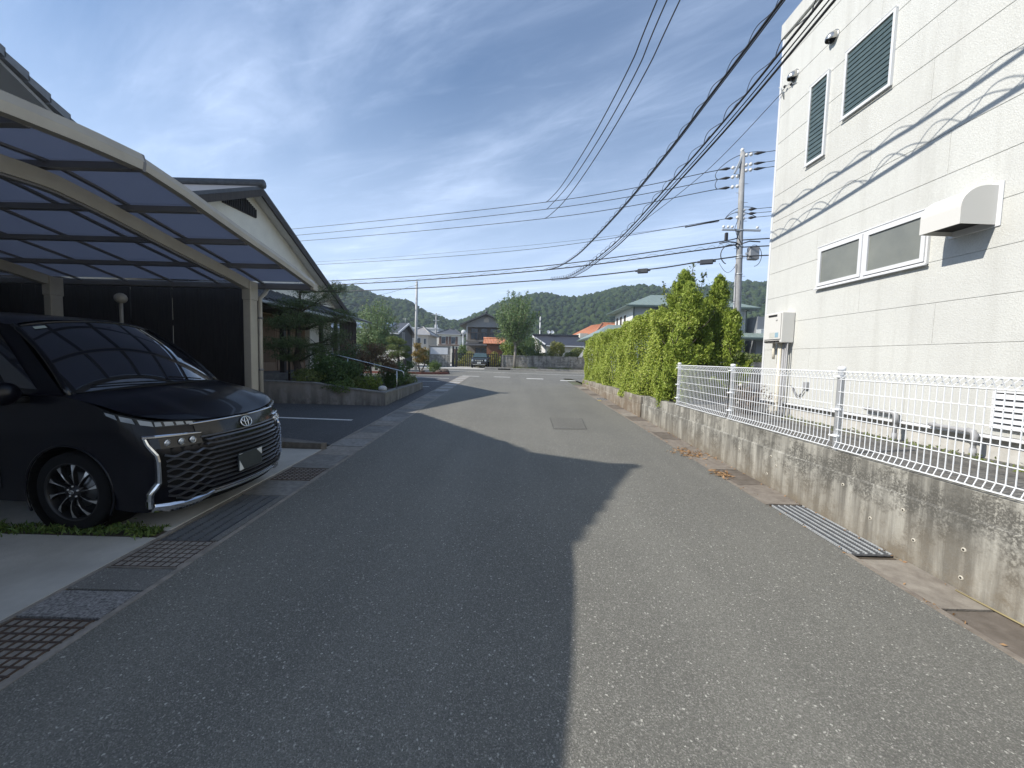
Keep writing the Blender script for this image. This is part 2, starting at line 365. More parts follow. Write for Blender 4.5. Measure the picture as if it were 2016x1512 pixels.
for xa, xb in ((-2.85, -2.812), (-2.318, -2.28)): b.prism([(xa, -4, gz(-4)-.03), (xb, -4, gz(-4)-.03), (xb, YF, ZF-.03), (xa, YF, ZF-.03)], (0, 0, .0335))
b.build('gutter_edge', M_slabs[1], gutL, kind='stuff')
def lattice_cover(y0, y1, label):
    t = thing('drain_cover', label, 'drain cover', (-2.55, (y0+y1)/2, gz((y0+y1)/2)))
    slab(y0, y1, -2.80, -2.32, M_slabs[1], t, 'infill')
    b = MB(); nx, ny = 8, max(4, int((y1-y0)/.055))
    for i in range(nx+1):
        x = -2.78+.44*i/nx; b.prism([(x-.0032, y0+.012, gz(y0)+.002), (x+.0032, y0+.012, gz(y0)+.002), (x+.0032, y1-.012, gz(y1)+.002), (x-.0032, y1-.012, gz(y1)+.002)], (0, 0, .008))
    b.build('long_bars', M_rust, t); b = MB()
    for i in range(ny+1):
        y = y0+.012+(y1-y0-.024)*i/ny; b.box(-2.79, -2.33, y-.0038, y+.0038, gz(y)+.001, gz(y)+.008)
    b.build('cross_bars', M_rust, t)
M_galvd = pm('dull_galvanised', (.26, .265, .27), (.20, .205, .21), 25, .5, metal=.2)
def grating(y0, y1, x0, x1, n, label, mat, pitch=.025):
    ym = (y0+y1)/2; t = thing('drain_grating', label, 'grating', ((x0+x1)/2, ym, gz(ym)), group=None)
    b = MB(); b.quad((x0, y0, gz(y0)-.022), (x1, y0, gz(y0)-.022), (x1, y1, gz(y1)-.022), (x0, y1, gz(y1)-.022)); b.build('pit', M_dark, t)
    for i in range(n):
        x = x0+.006+(x1-x0-.012)*i/(n-1); b = MB(); b.prism([(x-.0036, y0, gz(y0)-.015), (x+.0036, y0, gz(y0)-.015), (x+.0036, y1, gz(y1)-.015), (x-.0036, y1, gz(y1)-.015)], (0, 0, .020)); b.build('long_bar', mat, t)
    b = MB(); k = int((y1-y0)/pitch)
    for i in range(k+1):
        y = y0+(y1-y0)*i/k; b.box(x0, x1, y-.0014, y+.0014, gz(y)-.016, gz(y)-.001)
    b.build('cross_bars', M_galvd, t, kind='stuff')
y = -1.9
lattice_cover(1.35, 2.13, 'nearest brown lattice drain cover in the left gutter')
slab(.7, 1.34, -2.808, -2.322, M_slabs[1], gutL); slab(.1, .69, -2.808, -2.322, M_slabs[0], gutL)
slab(2.14, 2.39, -2.808, -2.322, M_aggr, gutL, 'aggregate_slab'); slab(2.40, 2.64, -2.808, -2.322, M_aspat, gutL, 'infill')
lattice_cover(2.65, 3.03, 'brown lattice drain cover just before the long grating by the minivan')
grating(3.04, 4.00, -2.78, -2.40, 5, 'long dark steel grating in the left gutter before the minivan', pm('dull_steel', (.16, .18, .2), (.11, .12, .14), 20, .5, metal=.6))
slab(3.04, 4.0, -2.39, -2.322, M_aspat, gutL, 'infill')
slab(4.01, 4.46, -2.808, -2.322, M_slabs[3], gutL)
lattice_cover(4.47, 4.92, 'brown lattice drain cover beyond the minivan bumper')
y = 4.93; k = 0
seq = [3, 1, 0, 1, 3, 1, 0, 3]
while y < YF-.3:
    L = .5 if k % 4 else .62
    far = y > 14
    slab(y, min(y+L-.008, YF), -2.80 if k % 2 else -2.808, -2.322, M_slabs[(2 if k % 2 else 1) if far else seq[k % 8]], gutL)
    y += L; k += 1
# ------------------------------------------------------------------ right gutter
gr = MB(); gr.quad((2.74, -6, gz(-6)-.03), (3.15, -6, gz(-6)-.03), (3.15, 17.3, gz(17.3)-.03), (2.74, 17.3, gz(17.3)-.03)); gutR = struct('gutter', gr, M_soil)
M_slabsR = [M_slabR, pm('cover_brown_dark', (.165, .14, .115), (.115, .095, .075), 12, .9, .5, 80, c3=(.08, .068, .052), s3=2), pm('cover_brown_pale', (.29, .26, .215), (.19, .165, .135), 9, .9, .4, 80, c3=(.36, .34, .30), s3=2.2)]
y = -.6; k = 0
spans = []
while y < 3.0: spans.append((y, min(y+.6, 3.075))); y += .6
y = 4.09
while y < 12.2: spans.append((y, y+.6)); y += .6
y = 12.95
while y < 17.2: spans.append((y, y+.6)); y += .6
pick = [0, 1, 0, 0, 1, 2, 0, 1, 0, 0]
for k, (a, c) in enumerate(spans): slab(a, c-.006, 2.775, 3.128, M_slabsR[pick[k % 10]], gutR)
b = MB()
for (a, c) in ((-6, 3.08), (4.08, 17.3)):
    b.prism([(2.735, a, gz(a)-.03), (2.775, a, gz(a)-.03), (2.775, c, gz(c)-.03), (2.735, c, gz(c)-.03)], (0, 0, .036))
b.build('gutter_edge', M_slabR, gutR)
grating(3.09, 4.07, 2.79, 3.125, 6, 'pale galvanised grating with wide bars beside the retaining wall', M_galv, .022)
grating(12.35, 12.95, 2.79, 3.12, 5, 'small grating by the hedge foot near a yellow leaf', M_galv, .035)

# ------------------------------------------------------------------ retaining wall
XW = 3.14
cw = thing('retaining_wall', 'stained grey concrete retaining wall below the white mesh fence', 'wall', (3.25, 4, .1))
b = MB(); b.prism([(XW, -5, -.2), (XW, 9.38, gz(9.38)-.1), (XW, 9.38, .575), (XW+.015, 9.38, .59), (XW+.015, -5, .60), (XW, -5, .585)], (.28, 0, 0)); b.build('lower_wall', M_wallR, cw)
b = MB(); b.bbox(XW+.022, XW+.16, -5, 9.38, .585, .783, .008); b.build('upper_course', M_wallR, cw)
M_hole = pm('tie_hole', (.03, .028, .025), rough=.95); M_mortar = pm('pale_mortar', (.48, .45, .38), rough=.9)
for (yy, zz) in [(2.62, .36), (2.62, .16), (3.05, .47), (3.32, .29), (3.62, .49), (4.55, .41), (4.7, .27), (4.65, .5), (5.3, .43), (2.95, .27), (2.2, .42)]:
    b = MB(); b.lathe([(.008, -.004), (.0125, -.005), (.016, 0), (.0155, .004)], (XW-.001, yy, zz), 'x', 12); h = b.build('tie_hole_rim', M_mortar, cw)
    b = MB(); b.lathe([(.0001, .001), (.0085, .0), (.0085, .004)], (XW-.004, yy, zz), 'x', 10); b.build('tie_hole', M_hole, h)
hw = thing('block_wall', 'low brownish block wall along the foot of the hedge', 'wall', (3.25, 13, .4))
k = 0
for zi, (za, zb) in enumerate([(.1, .575), (.58, .765)]):
    yy = 9.40-(.3 if zi else 0)
    while yy < 17.3:
        y2 = min(yy+.9, 17.3); a = max(yy, 9.40)
        b = MB(); b.bbox(XW-.03+RNG.uniform(-.004, .004), XW+.16, a+.004, y2-.004, max(za, gz(a)-.2), zb+RNG.uniform(-.006, .004), .007); b.build('block', M_wallR2, hw); yy += .9
b = MB(); b.box(XW-.02, XW+.15, 9.42, 17.28, .5, .755); b.build('mortar_bed', M_mortar, hw)

# lot behind the wall
b = MB(); b.quad((XW+.1, -8, .745), (30, -8, .745), (30, 17.3, .745), (XW+.1, 17.3, .745)); struct('gravel_lot', b, M_gravel)
b = MB(); b.quad((XW+.1, 17.3, .3), (XW+.1, 17.3, .745), (30, 17.3, .745), (30, 17.3, .3)); struct('lot_edge', b, M_wallR2)

# ------------------------------------------------------------------ white mesh fence
M_white = pm('white_fence_paint', (.78, .80, .82), rough=.38)
fe = thing('mesh_fence', 'white welded wire mesh fence on top of the concrete wall', 'fence', (3.2, 4, .78))
XP = 3.205
posts = [-1.75, .1, 1.96, 3.81, 5.69, 7.51]
for i, y in enumerate(posts):
    b = MB(); b.lathe([(.0001, .70), (.030, .70), (.030, 1.565), (.034, 1.567), (.034, 1.588), (.026, 1.598), (.0001, 1.60)], (XP, y, 0), 'z', 14); p_ = b.build('post', M_white, fe)
    b = MB()
    for z in (.92, 1.18, 1.50):
        b = MB(); b.lathe([(.0315, -.012), (.037, -.012), (.037, .012), (.0315, .012)], (XP, y, z), 'z', 14); b.box(XP-.045, XP-.03, y-.05, y+.05, z-.006, z+.008); b.build('bracket', M_white, p_)
rw = .0026; PR4 = [(-1, -1), (1, -1), (1, 1), (-1, 1)]
for a, c in zip(posts[:-1], posts[1:]):
    b = MB(); n = int((c-a-.09)/.05); XM = XP-.036
    for i in range(n+1):
        y = a+.045+(c-a-.09)*i/n
        b.tube([(XM+.035, y-.006, .800), (XM-.028, y, .812), (XM, y, .868), (XM, y, 1.478), (XM-.034, y, 1.548), (XM+.034, y+.004, 1.550), (XM+.004, y+.05, 1.484)], rw, prof=PR4, smooth=False)
    b.build('vertical_wires', M_white, fe, kind='stuff')
    b = MB()
    for x, z in [(XM+.035, .797), (XM-.031, .810), (XM-.004, .868), (XM-.004, .99), (XM-.004, 1.112), (XM-.004, 1.234), (XM-.004, 1.356), (XM-.004, 1.478), (XM-.038, 1.550), (XM+.037, 1.553)]:
        b.tube([(x, a+.03, z), (x, c-.03, z)], .003, prof=PR4, smooth=False)
    b.build('horizontal_wires', M_white, fe)

# ------------------------------------------------------------------ white building
WX = 4.55; YC = 7.13; YN = -6
M_side = pm('white_siding', (.595, .60, .565), (.52, .525, .495), 55, .72, .55, 75, c3=(.49, .49, .465), s3=.7, stretch=(1, 1.3, 1), f3=.55)
def weather(m):
    # rain-washed streaks and grime rising from the base
    t = m.node_tree; b = t.nodes['Principled BSDF']; src = b.inputs['Base Color'].links[0].from_socket; g = N(t, 'ShaderNodeNewGeometry'); mp = N(t, 'ShaderNodeMapping'); mp.inputs['Scale'].default_value = (1, 4.5, .28); t.links.new(g.outputs['Position'], mp.inputs[0])
    nz = N(t, 'ShaderNodeTexNoise', Scale=1.0, Detail=7, Roughness=.68); t.links.new(mp.outputs[0], nz.inputs['Vector']); mr = N(t, 'ShaderNodeMapRange'); mr.inputs['From Min'].default_value = .50; mr.inputs['From Max'].default_value = .74; mr.inputs['To Max'].default_value = .42; t.links.new(nz.outputs['Fac'], mr.inputs['Value'])
    sz = N(t, 'ShaderNodeSeparateXYZ'); t.links.new(g.outputs['Position'], sz.inputs[0]); mz = N(t, 'ShaderNodeMapRange'); mz.inputs['From Min'].default_value = 1.5; mz.inputs['From Max'].default_value = .95; mz.inputs['To Max'].default_value = .22; t.links.new(sz.outputs[2], mz.inputs['Value'])
    ad = N(t, 'ShaderNodeMath', operation='ADD'); t.links.new(mr.outputs[0], ad.inputs[0]); t.links.new(mz.outputs[0], ad.inputs[1]); k = N(t, 'ShaderNodeMix'); k.data_type = 'RGBA'; t.links.new(ad.outputs[0], k.inputs[0]); t.links.new(src, k.inputs[6]); k.inputs[7].default_value = (.38, .375, .34, 1); t.links.new(k.outputs[2], b.inputs['Base Color'])
weather(M_side)
M_trim = pm('white_aluminium', (.64, .65, .66), rough=.35)
M_found = pm('foundation_render', (.52, .51, .48), (.42, .41, .38), 9, .85, .3, 60)
bd = thing('white_building', 'white two storey building clad in horizontal siding boards', 'building', (9.5, .5, .75))
b = MB(); b.box(WX+.018, 15, YN, YC, .75+.2, 7.2); b.build('wall_core', M_side, bd)
b = MB(); b.box(WX+.075, 14.95, YN+.05, YC-.06, .55, .95); b.build('foundation', M_found, bd)
b = MB(); b.prism([(WX-.022, YN, .955), (WX-.022, YN, .968), (WX+.016, YN, .985), (WX+.06, YN, .985), (WX+.06, YN, .955)], (0, YC+.01-YN, 0)); b.build('drip_flashing', M_trim, bd)
zs = [.985, 1.41, 1.86, 2.31, 2.76, 3.20, 3.65, 4.10, 4.55, 5.00, 5.445, 5.89, 6.34, 6.80, 7.20]
for i, (a, c) in enumerate(zip(zs[:-1], zs[1:])):
    y = YC; y0 = [2.61, 1.1, 2.85, 1.9][i % 4]; first = True
    while y > YN:
        y2 = max(y-(y0 if first else 3.03), YN); first = False
        b = MB(); b.bbox(WX, WX+.0175, y2+.0012, y-.0012, a+.0025, c-.0025, .0028); b.build('siding_board', M_side, bd); y = y2
b = MB(); b.box(WX+.006, WX+.02, YN, YC, .985, 7.2); b.build('joint_sealant', pm('sealant', (.44, .44, .42), rough=.8), bd)
b = MB(); b.bbox(WX-.035, 15.05, YN-.03, YC+.035, 7.2, 7.46, .012); b.build('parapet', M_side, bd)
b = MB(); b.bbox(WX-.012, WX+.03, YC-.03, YC+.014, .985, 7.2, .004); b.build('corner_trim', M_trim, bd)
M_louv = pm('louvre_glass', (.075, .105, .10), (.055, .08, .078), 8, .12, spec=.7)
M_frost = pm('frosted_glass', (.21, .22, .195), (.16, .17, .155), 2.2, .32, spec=.6, bump=.1, bscale=120)
def frame(mb, y0, y1, z0, z1, t, xa, xb):
    mb.box(xa, xb, y0, y1, z0, z0+t); mb.box(xa, xb, y0, y1, z1-t, z1); mb.box(xa, xb, y0, y0+t, z0+t, z1-t); mb.box(xa, xb, y1-t, y1, z0+t, z1-t)
def louvre(y0, y1, z0, z1, n):
    b = MB(); frame(b, y0, y1, z0, z1, .032, WX-.035, WX+.02); b.bbox(WX-.05, WX-.0352, y0-.012, y1+.012, z0-.02, z0-.002, .003); b.bbox(WX-.042, WX-.0352, y0-.008, y1+.008, z1+.002, z1+.014, .003)
    wn = b.build('window', M_trim, bd); tag(wn, 'tall narrow louvred glass window' if y1-y0 < .5 else 'wide louvred glass window')
    b = MB(); b.box(WX-.002, WX+.012, y0+.03, y1-.03, z0+.03, z1-.03); b.build('backing', pm('blind', (.10, .13, .13), rough=.6), wn)
    h = (z1-z0-.064)/n
    for i in range(n):
        za = z0+.032+h*i; b = MB(); b.prism([(WX-.026, y0+.034, za-.012), (WX-.022, y0+.034, za-.012), (WX-.010, y0+.034, za+h), (WX-.014, y0+.034, za+h)], (0, y1-y0-.068, 0)); b.build('louvre', M_louv, wn)
louvre(6.0, 6.37, 4.72, 5.92, 17); louvre(5.0, 5.72, 5.04, 5.94, 13)
b = MB(); y0, y1, z0, z1 = 4.385, 5.96, 2.75, 3.35
frame(b, y0, y1, z0, z1, .022, WX-.03, WX+.02); b.box(WX-.03, WX+.02, 5.165, 5.205, z0+.022, z1-.022); b.bbox(WX-.055, WX-.0302, y0-.012, y1+.012, z0-.018, z0+.006, .004); b.bbox(WX-.04, WX-.0302, y0-.01, y1+.01, z1, z1+.014, .003)
wn = b.build('window', M_trim, bd); tag(wn, 'wide double window with frosted glass panes')
for (a, c) in ((5.207, 5.936), (4.409, 5.163)):
    b = MB(); frame(b, a, c, z0+.03, z1-.024, .045, WX-.042, WX-.008); b.build('sash', M_trim, wn)
    b = MB(); b.box(WX-.022, WX-.012, a+.04, c-.04, z0+.07, z1-.065); b.build('pane', M_frost, wn)
# range hood outlet: quarter round box
b = MB(); prof = [(WX-.001, 3.34)]
for i in range(10):
    a = math.pi/2*i/9; prof.append((WX-.09-.26*math.sin(a), 3.34-.20+.20*math.cos(a)))
prof += [(WX-.35, 2.98), (WX-.34, 2.98), (WX-.335, 3.10), (WX-.01, 3.12), (WX-.01, 2.97), (WX-.001, 2.97)]
YA, YB = 3.80, 4.17
n = len(prof)
b.add([(x, YA, z) for x, z in prof]+[(x, YB, z) for x, z in prof], [(i, (i+1) % n, n+(i+1) % n, n+i) for i in range(n)])
for yy, fl in ((YA, False), (YB, True)):
    out_ = [(x, yy, z) for x, z in prof[:13]]+[(WX-.001, yy, 2.975)]
    f = tuple(range(len(out_))); b.add(out_, [f if not fl else f[::-1]])
hood = b.build('exhaust_hood', pm('hood_paint', (.61, .60, .565), rough=.45), bd)
b = MB(); b.box(WX-.333, WX-.012, YA+.004, YB-.004, 3.02, 3.03); b.build('hood_opening', M_dark, hood)
b = MB(); b.bbox(WX-.012, WX-.001, YA-.035, YB+.035, 2.955, 3.37, .003); b.build('hood_flange', M_trim, hood)
for (yy, zz) in ((5.99, 6.36), (6.78, 6.37)):
    b = MB(); b.lathe([(.092, -.002), (.092, -.012), (.080, -.016)], (WX, yy, zz), 'x', 20); vs = []; m_ = 8
    for i in range(m_+1):   # bulging cowl, cut away underneath
        a = math.pi/2*i/m_
        for j in range(25): t_ = -.62+(math.pi+1.24)*j/24; vs.append((WX-.016-.105*math.sin(a)**.8, yy+.080*math.cos(t_)*math.cos(a), zz+.080*math.sin(t_)*math.cos(a)-.030*math.sin(a)))
    b.add(vs, [(i*25+j, i*25+j+1, (i+1)*25+j+1, (i+1)*25+j) for i in range(m_) for j in range(24)], True); v_ = b.build('vent_cowl', MATS.get('stainless') or pm('stainless', (.50, .49, .46), rough=.25, metal=.85), bd)
    b = MB(); b.lathe([(.0001, -.018), (.07, -.018)], (WX, yy, zz), 'x', 14); b.build('vent_duct', M_dark, v_)
# louvred floor vent near the right edge
b = MB(); frame(b, 3.10, 3.68, 1.05, 1.41, .018, WX-.02, WX+.02); gv = b.build('wall_vent', M_trim, bd)
b = MB(); b.box(WX-.006, WX-.002, 3.11, 3.67, 1.06, 1.40); b.build('vent_back', M_dark, gv)
for i in range(6):
    z = 1.075+.055*i; b = MB(); b.prism([(WX-.045, 3.12, z-.012), (WX-.041, 3.12, z-.016), (WX-.008, 3.12, z+.026), (WX-.012, 3.12, z+.030)], (0, .54, 0)); b.build('vent_slat', M_trim, gv)
M_pvc = pm('grey_pvc', (.33, .33, .335), rough=.45); M_beige = pm('beige_pipe', (.62, .58, .48), rough=.5)
for (ya, yb, z) in ((4.95, 4.54, 1.075), (4.17, 3.755, 1.005)):
    b = MB(); b.tube([(WX+.01, ya, z), (WX-.05, ya, z), (WX-.06, ya-.02, z), (WX-.06, yb+.05, z-.006), (WX-.06, yb+.015, z-.012), (WX-.06, yb, z-.045), (WX-.06, yb, .73)], .021, 10); pp_ = b.build('drain_pipe', M_pvc, bd)
    b = MB(); b.tube([(WX-.06, yb, z-.13), (WX-.06, yb, z-.04), (WX-.06, yb+.015, z-.008), (WX-.06, yb+.06, z)], .028, 10); b.tube([(WX-.06, yb, .735), (WX-.06, yb, .84)], .027, 10); b.build('elbow', M_pvc, pp_)
# water heater
wh = thing('water_heater', 'white gas water heater box hung near the corner of the white building', 'water heater', (4.44, 6.59, 1.97))
M_wh = pm('heater_enamel', (.62, .61, .575), rough=.4)
b = MB(); b.bbox(4.335, WX-.002, 6.375, 6.80, 1.965, 2.46, .012); b.build('casing', M_wh, wh)
b = MB(); b.bbox(4.318, 4.334, 6.385, 6.79, 2.02, 2.45, .006); fp = b.build('front_panel', M_wh, wh)
b = MB(); b.box(4.310, 4.3175, 6.47, 6.68, 2.395, 2.425); b.build('exhaust_slot', M_dark, fp)
b = MB(); b.lathe([(.018, 0), (.018, -.004), (.0001, -.004)], (4.3178, 6.475, 2.335), 'x', 14); em = b.build('round_mark', pm('mark_grey', (.25, .25, .26), rough=.5), fp)
b = MB(); b.lathe([(.011, -.0045), (.011, -.0055), (.0001, -.0055)], (4.3178, 6.475, 2.335), 'x', 12); b.build('mark_centre', M_wh, em)
b = MB(); b.box(4.316, 4.3176, 6.42, 6.50, 2.05, 2.13); b.build('blue_sticker', pm('sticker_blue', (.25, .38, .45), rough=.5), fp)
b = MB(); b.box(4.316, 4.3176, 6.51, 6.64, 2.045, 2.135); b.build('grey_sticker', pm('sticker_grey', (.42, .43, .38), (.6, .6, .55), 90, rough=.5), fp)
for i in range(4):
    b = MB(); b.box(4.312, 4.3345, 6.41+.095*i, 6.475+.095*i, 1.975, 2.000); b.build('air_slot', M_dark, wh)
for (yy, r_, z1, m_) in ((6.72, .022, 1.7, M_beige), (6.56, .034, .74, M_beige), (6.48, .018, .74, M_pvc), (6.43, .012, .74, M_pvc), (6.39, .01, 1.1, M_pvc)):
    b = MB(); b.tube([(WX-.09, yy, 1.97), (WX-.09, yy, z1+.1), (WX-.085, yy, z1)], r_, 8); b.build('pipe', m_, wh)
ob = thing('outlet_box', 'small grey outlet box with looping cables low on the white wall', 'outlet', (WX-.03, 6.02, 1.3))
b = MB(); b.bbox(WX-.05, WX-.001, 5.98, 6.06, 1.24, 1.35, .006); b.build('box', M_pvc, ob)
b = MB()
for (ph, ya) in ((0, 6.36), (.6, 6.34)):
    b.tube([(WX-.03, 6.03, 1.25)]+[(WX-.03, 6.03+(ya-6.03)*t_, 1.25-.16*math.sin(math.pi*min(1, t_*1.15))*(1-.3*ph)+.02*t_) for t_ in np.linspace(.1, 1, 9)], .006, 6)
b.build('cable', pm('grey_cable', (.16, .16, .17), rough=.5), ob)
# ------------------------------------------------------------------ carport
M_cream = pm('carport_beige_metal', (.40, .375, .32), (.36, .335, .285), 6, .42, metal=.15)
M_bronze = pm('bronze_purlin', (.17, .168, .175), rough=.5, metal=.1)
def polym():
    m = bpy.data.materials.new('smoke_polycarbonate'); m.use_nodes = True; t = m.node_tree; b = t.nodes['Principled BSDF']; o = t.nodes['Material Output']
    b.inputs['Base Color'].default_value = (.14, .14, .155, 1); b.inputs['Roughness'].default_value = .35
    tr = N(t, 'ShaderNodeBsdfTranslucent'); tr.inputs[0].default_value = (.54, .535, .575, 1); mx_ = N(t, 'ShaderNodeMixShader', Fac=.72)
    t.links.new(b.outputs[0], mx_.inputs[1]); t.links.new(tr.outputs[0], mx_.inputs[2]); t.links.new(mx_.outputs[0], o.inputs[0]); return m
M_poly = polym()
AY = [-.15, .5, 1.1, 1.75, 2.35, 2.8, 3.2, 3.6, 4.3, 5.1, 5.9]; AZ = [2.50, 2.66, 2.80, 2.92, 3.005, 3.055, 3.08, 3.03, 2.905, 2.775, 2.625]
def za(y): return float(np.interp(y, AY, AZ))
cp = thing('carport', 'beige framed carport with arched smoke blue roof over the black minivan', 'carport', (-5.2, 2.9, .1))
XF, XB = -3.0, -8.4
ysf = list(np.linspace(3.2, 5.9, 22)); ysn = list(np.linspace(-.15, 3.2, 22))
fr = [(-.035, -.055), (.035, -.055), (.04, .0), (.025, .05), (-.02, .055), (-.035, .03)]
b = MB(); b.tube([(XF, y, za(y)) for y in ysf], .95, prof=fr, smooth=False); b.build('front_frame', M_cream, cp)
fr2 = [(p[0]*1.15, p[1]*1.15) for p in fr]
b = MB(); b.tube([(XF+.004, y, za(y)+.004) for y in ysn], 1.02, prof=fr2, smooth=False); b.build('front_frame', M_cream, cp)
b = MB(); b.tube([(XF, 3.19, za(3.19)), (XF, 3.215, za(3.215))], 1.12, prof=fr2, smooth=False); b.build('joint_sleeve', M_bronze, cp)
b = MB(); b.tube([(XB, y, za(y)) for y in ysn+ysf[1:]], 1, prof=fr, smooth=False); b.build('rear_frame', M_cream, cp)
b = MB(); b.bbox(XB, XF+.03, 5.88, 5.97, 2.545, 2.635, .01); gt = b.build('eaves_gutter', M_bronze, cp)
b = MB(); b.bbox(XF-.02, XF+.036, 5.86, 5.98, 2.54, 2.645, .008); b.build('gutter_end', M_cream, gt)
b = MB(); b.bbox(XB, XF+.03, -.24, -.15, 2.42, 2.51, .01); b.build('eaves_gutter', M_bronze, cp)
py = [-.1, .55, 1.2, 1.85, 2.5, 3.2, 3.85, 4.5, 5.18, 5.84]
for y in py[1:-1]:
    z = za(y)-.035; b = MB(); b.box(XB, XF-.035, y-.03, y+.03, z-.03, z+.022); b.build('purlin', M_bronze, cp)
xs = [XF-.04]+[-3.72-.68*i for i in range(7)]
for i, x in enumerate(xs[1:]):
    b = MB(); b.tube([(x, y, za(y)-.006) for y in ysn+ysf[1:]], 1, prof=[(-.022, -.012), (.022, -.012), (.022, .006), (-.022, .006)], smooth=False); b.build('roof_rafter', M_bronze, cp)
for i in range(len(xs)-1):
    for a, c in zip(py[:-1], py[1:]):
        b = MB(); yy = np.linspace(a+.004, c-.004, 4); x0, x1 = xs[i+1]+.004, xs[i]-.004; pts = [(y, za(y)+.010) for y in yy]
        b.prism([(x0, pts[0][0], pts[0][1]), (x1, pts[0][0], pts[0][1]), (x1, pts[0][0], pts[0][1]+.004), (x0, pts[0][0], pts[0][1]+.004)], (0, 0, 0)) if False else None
        vs = [(x, y, z+d) for d in (0, .004) for (y, z) in pts for x in (x0, x1)]; k = len(pts)*2; fs = []
        for j in range(len(pts)-1):
            fs += [(2*j+2, 2*j+3, 2*j+1, 2*j), (k+2*j, k+2*j+1, k+2*j+3, k+2*j+2), (2*j, k+2*j, k+2*j+2, 2*j+2), (2*j+1, 2*j+3, k+2*j+3, k+2*j+1)]
        fs += [(0, 1, k+1, k), (k-2, 2*k-2, 2*k-1, k-1)]
        b.add(vs, fs); b.build('roof_panel', M_poly, cp)
bp_ = [(-.045, -.075), (.045, -.075), (.045, .05), (-.045, .05)]
for x in (-3.75, -6.55):
    yb = list(np.linspace(.12, 5.68, 40)); b = MB(); b.tube([(x, y, za(y)-.135) for y in yb], 1, prof=bp_, smooth=False); bm_ = b.build('arched_beam', M_cream, cp)
    b = MB(); b.tube([(x, y, za(y)-.219) for y in yb[3:-4]], 1, prof=[(-.03, -.012), (.03, -.012), (.03, .006), (-.03, .006)], smooth=False); b.build('beam_groove', M_bronze, bm_)
    for y in (5.62, .15):
        z = gz(y); b = MB(); b.bbox(x-.055, x+.055, y-.075, y+.075, z, za(y)-.10, .008); po = b.build('post', M_cream, cp)
        b = MB(); b.bbox(x-.062, x+.062, y-.085, y+.085, za(y)-.34, za(y)-.08, .008); b.build('post_bracket', M_cream, po)
    for y in (2.46,):
        b = MB(); b.box(x-.05, x+.05, y-.03, y+.03, za(y)-.215, za(y)-.12); b.build('beam_splice', M_bronze, bm_)
b = MB(); b.tube([(-3.70, 5.93, 2.55), (-3.69, 5.86, 2.47), (-3.69, 5.74, 2.38), (-3.69, 5.74, gz(5.7))], .030, 10); dp = b.build('downpipe', M_cream, cp)
for z in (2.1, 1.35, .6):
    b = MB(); b.lathe([(.031, -.015), (.036, -.015), (.036, .015), (.031, .015)], (-3.69, 5.74, z), 'z', 12); b.build('pipe_clip', M_bronze, dp)
# dark board fence closing the back of the carport
bf = thing('board_fence', 'black vertical board fence closing the side of the carport', 'fence', (-6.5, 6.32, .17))
M_black = pm('black_stained_boards', (.016, .015, .016), (.028, .025, .026), 3, .75, .3, 30, stretch=(12, 12, 1))
x = -4.16; k = 0
while x > -9.6:
    wd = .215; b = MB(); b.bbox(x-wd, x-.004, 6.30+RNG.uniform(0, .006), 6.325, .12, 2.62+RNG.uniform(-.01, .01), .004); b.build('board', M_black, bf)
    x -= wd+(.014 if k in (5, 8) else .0); k += 1
for z in (.5, 2.0):
    for (xa, xb) in ((-9.7, -6.0), (-5.95, -5.42), (-5.38, -4.12)):
        b = MB(); b.box(xa, xb, 6.33, 6.37, z, z+.09); b.build('rail', M_black, bf)
b = MB(); b.bbox(-4.155, -4.06, 6.27, 6.37, .12, 2.5, .006); b.build('end_post', pm('brown_post', (.10, .085, .075), rough=.6), bf)
# rear carport wall
rf = thing('rear_wall', 'dark board wall at the back end of the carport', 'wall', (-9.2, 3, 0)); b = MB()
k = 0; y = -1
while y < 6.2:
    b = MB(); b.bbox(-9.25, -9.2, y+.003, y+.24, 0, 2.75, .004); b.build('board', M_black, rf); y += .245
bp2 = thing('ball_top_pole', 'thin beige pole with a round ball top under the carport', 'pole', (-5.72, 5.75, .16))
b = MB(); b.tube([(-5.72, 5.75, .15), (-5.72, 5.75, 2.28)], .022, 8); b.build('pole', M_cream, bp2)
b = MB(); b.sphere((-5.72, 5.75, 2.34), .075, 14, 10); b.build('ball', M_cream, bp2)

# ------------------------------------------------------------------ houses on the left
M_kawara = pm('grey_roof_tile', (.085, .09, .10), (.055, .058, .065), 7, .5, .1)
M_plast = pm('cream_plaster', (.80, .76, .66), (.74, .70, .61), 3, .85, .2, 60)
M_soffit = pm('painted_soffit', (.78, .77, .74), (.73, .72, .69), 2, .7)
M_dkwood = pm('dark_wood', (.035, .028, .024), (.055, .043, .035), 4, .7, stretch=(6, 6, .8))
M_brown = pm('brown_lattice_wood', (.34, .225, .14), (.24, .16, .105), 5, .7, stretch=(8, 8, .7))
M_stone = pm('foundation_stone', (.17, .165, .155), (.11, .105, .10), 5, .9, .5, 40)
def gable_roof(par, xa, xb, yr, zr, half, drop, th=.16, name='roof', mat=None):
    """two pitched slabs, ridge along X from xa to xb"""
    mat = mat or M_kawara; r = []
    for s_ in (-1, 1):
        b = MB(); n_ = Vector((0, s_*drop, half)).normalized()*th
        p = [Vector((xa, yr, zr)), Vector((xb, yr, zr)), Vector((xb, yr+s_*half, zr-drop)), Vector((xa, yr+s_*half, zr-drop))]
        b.prism(p, (0, 0, -th)); r.append(b.build(name, mat, par))
    return r
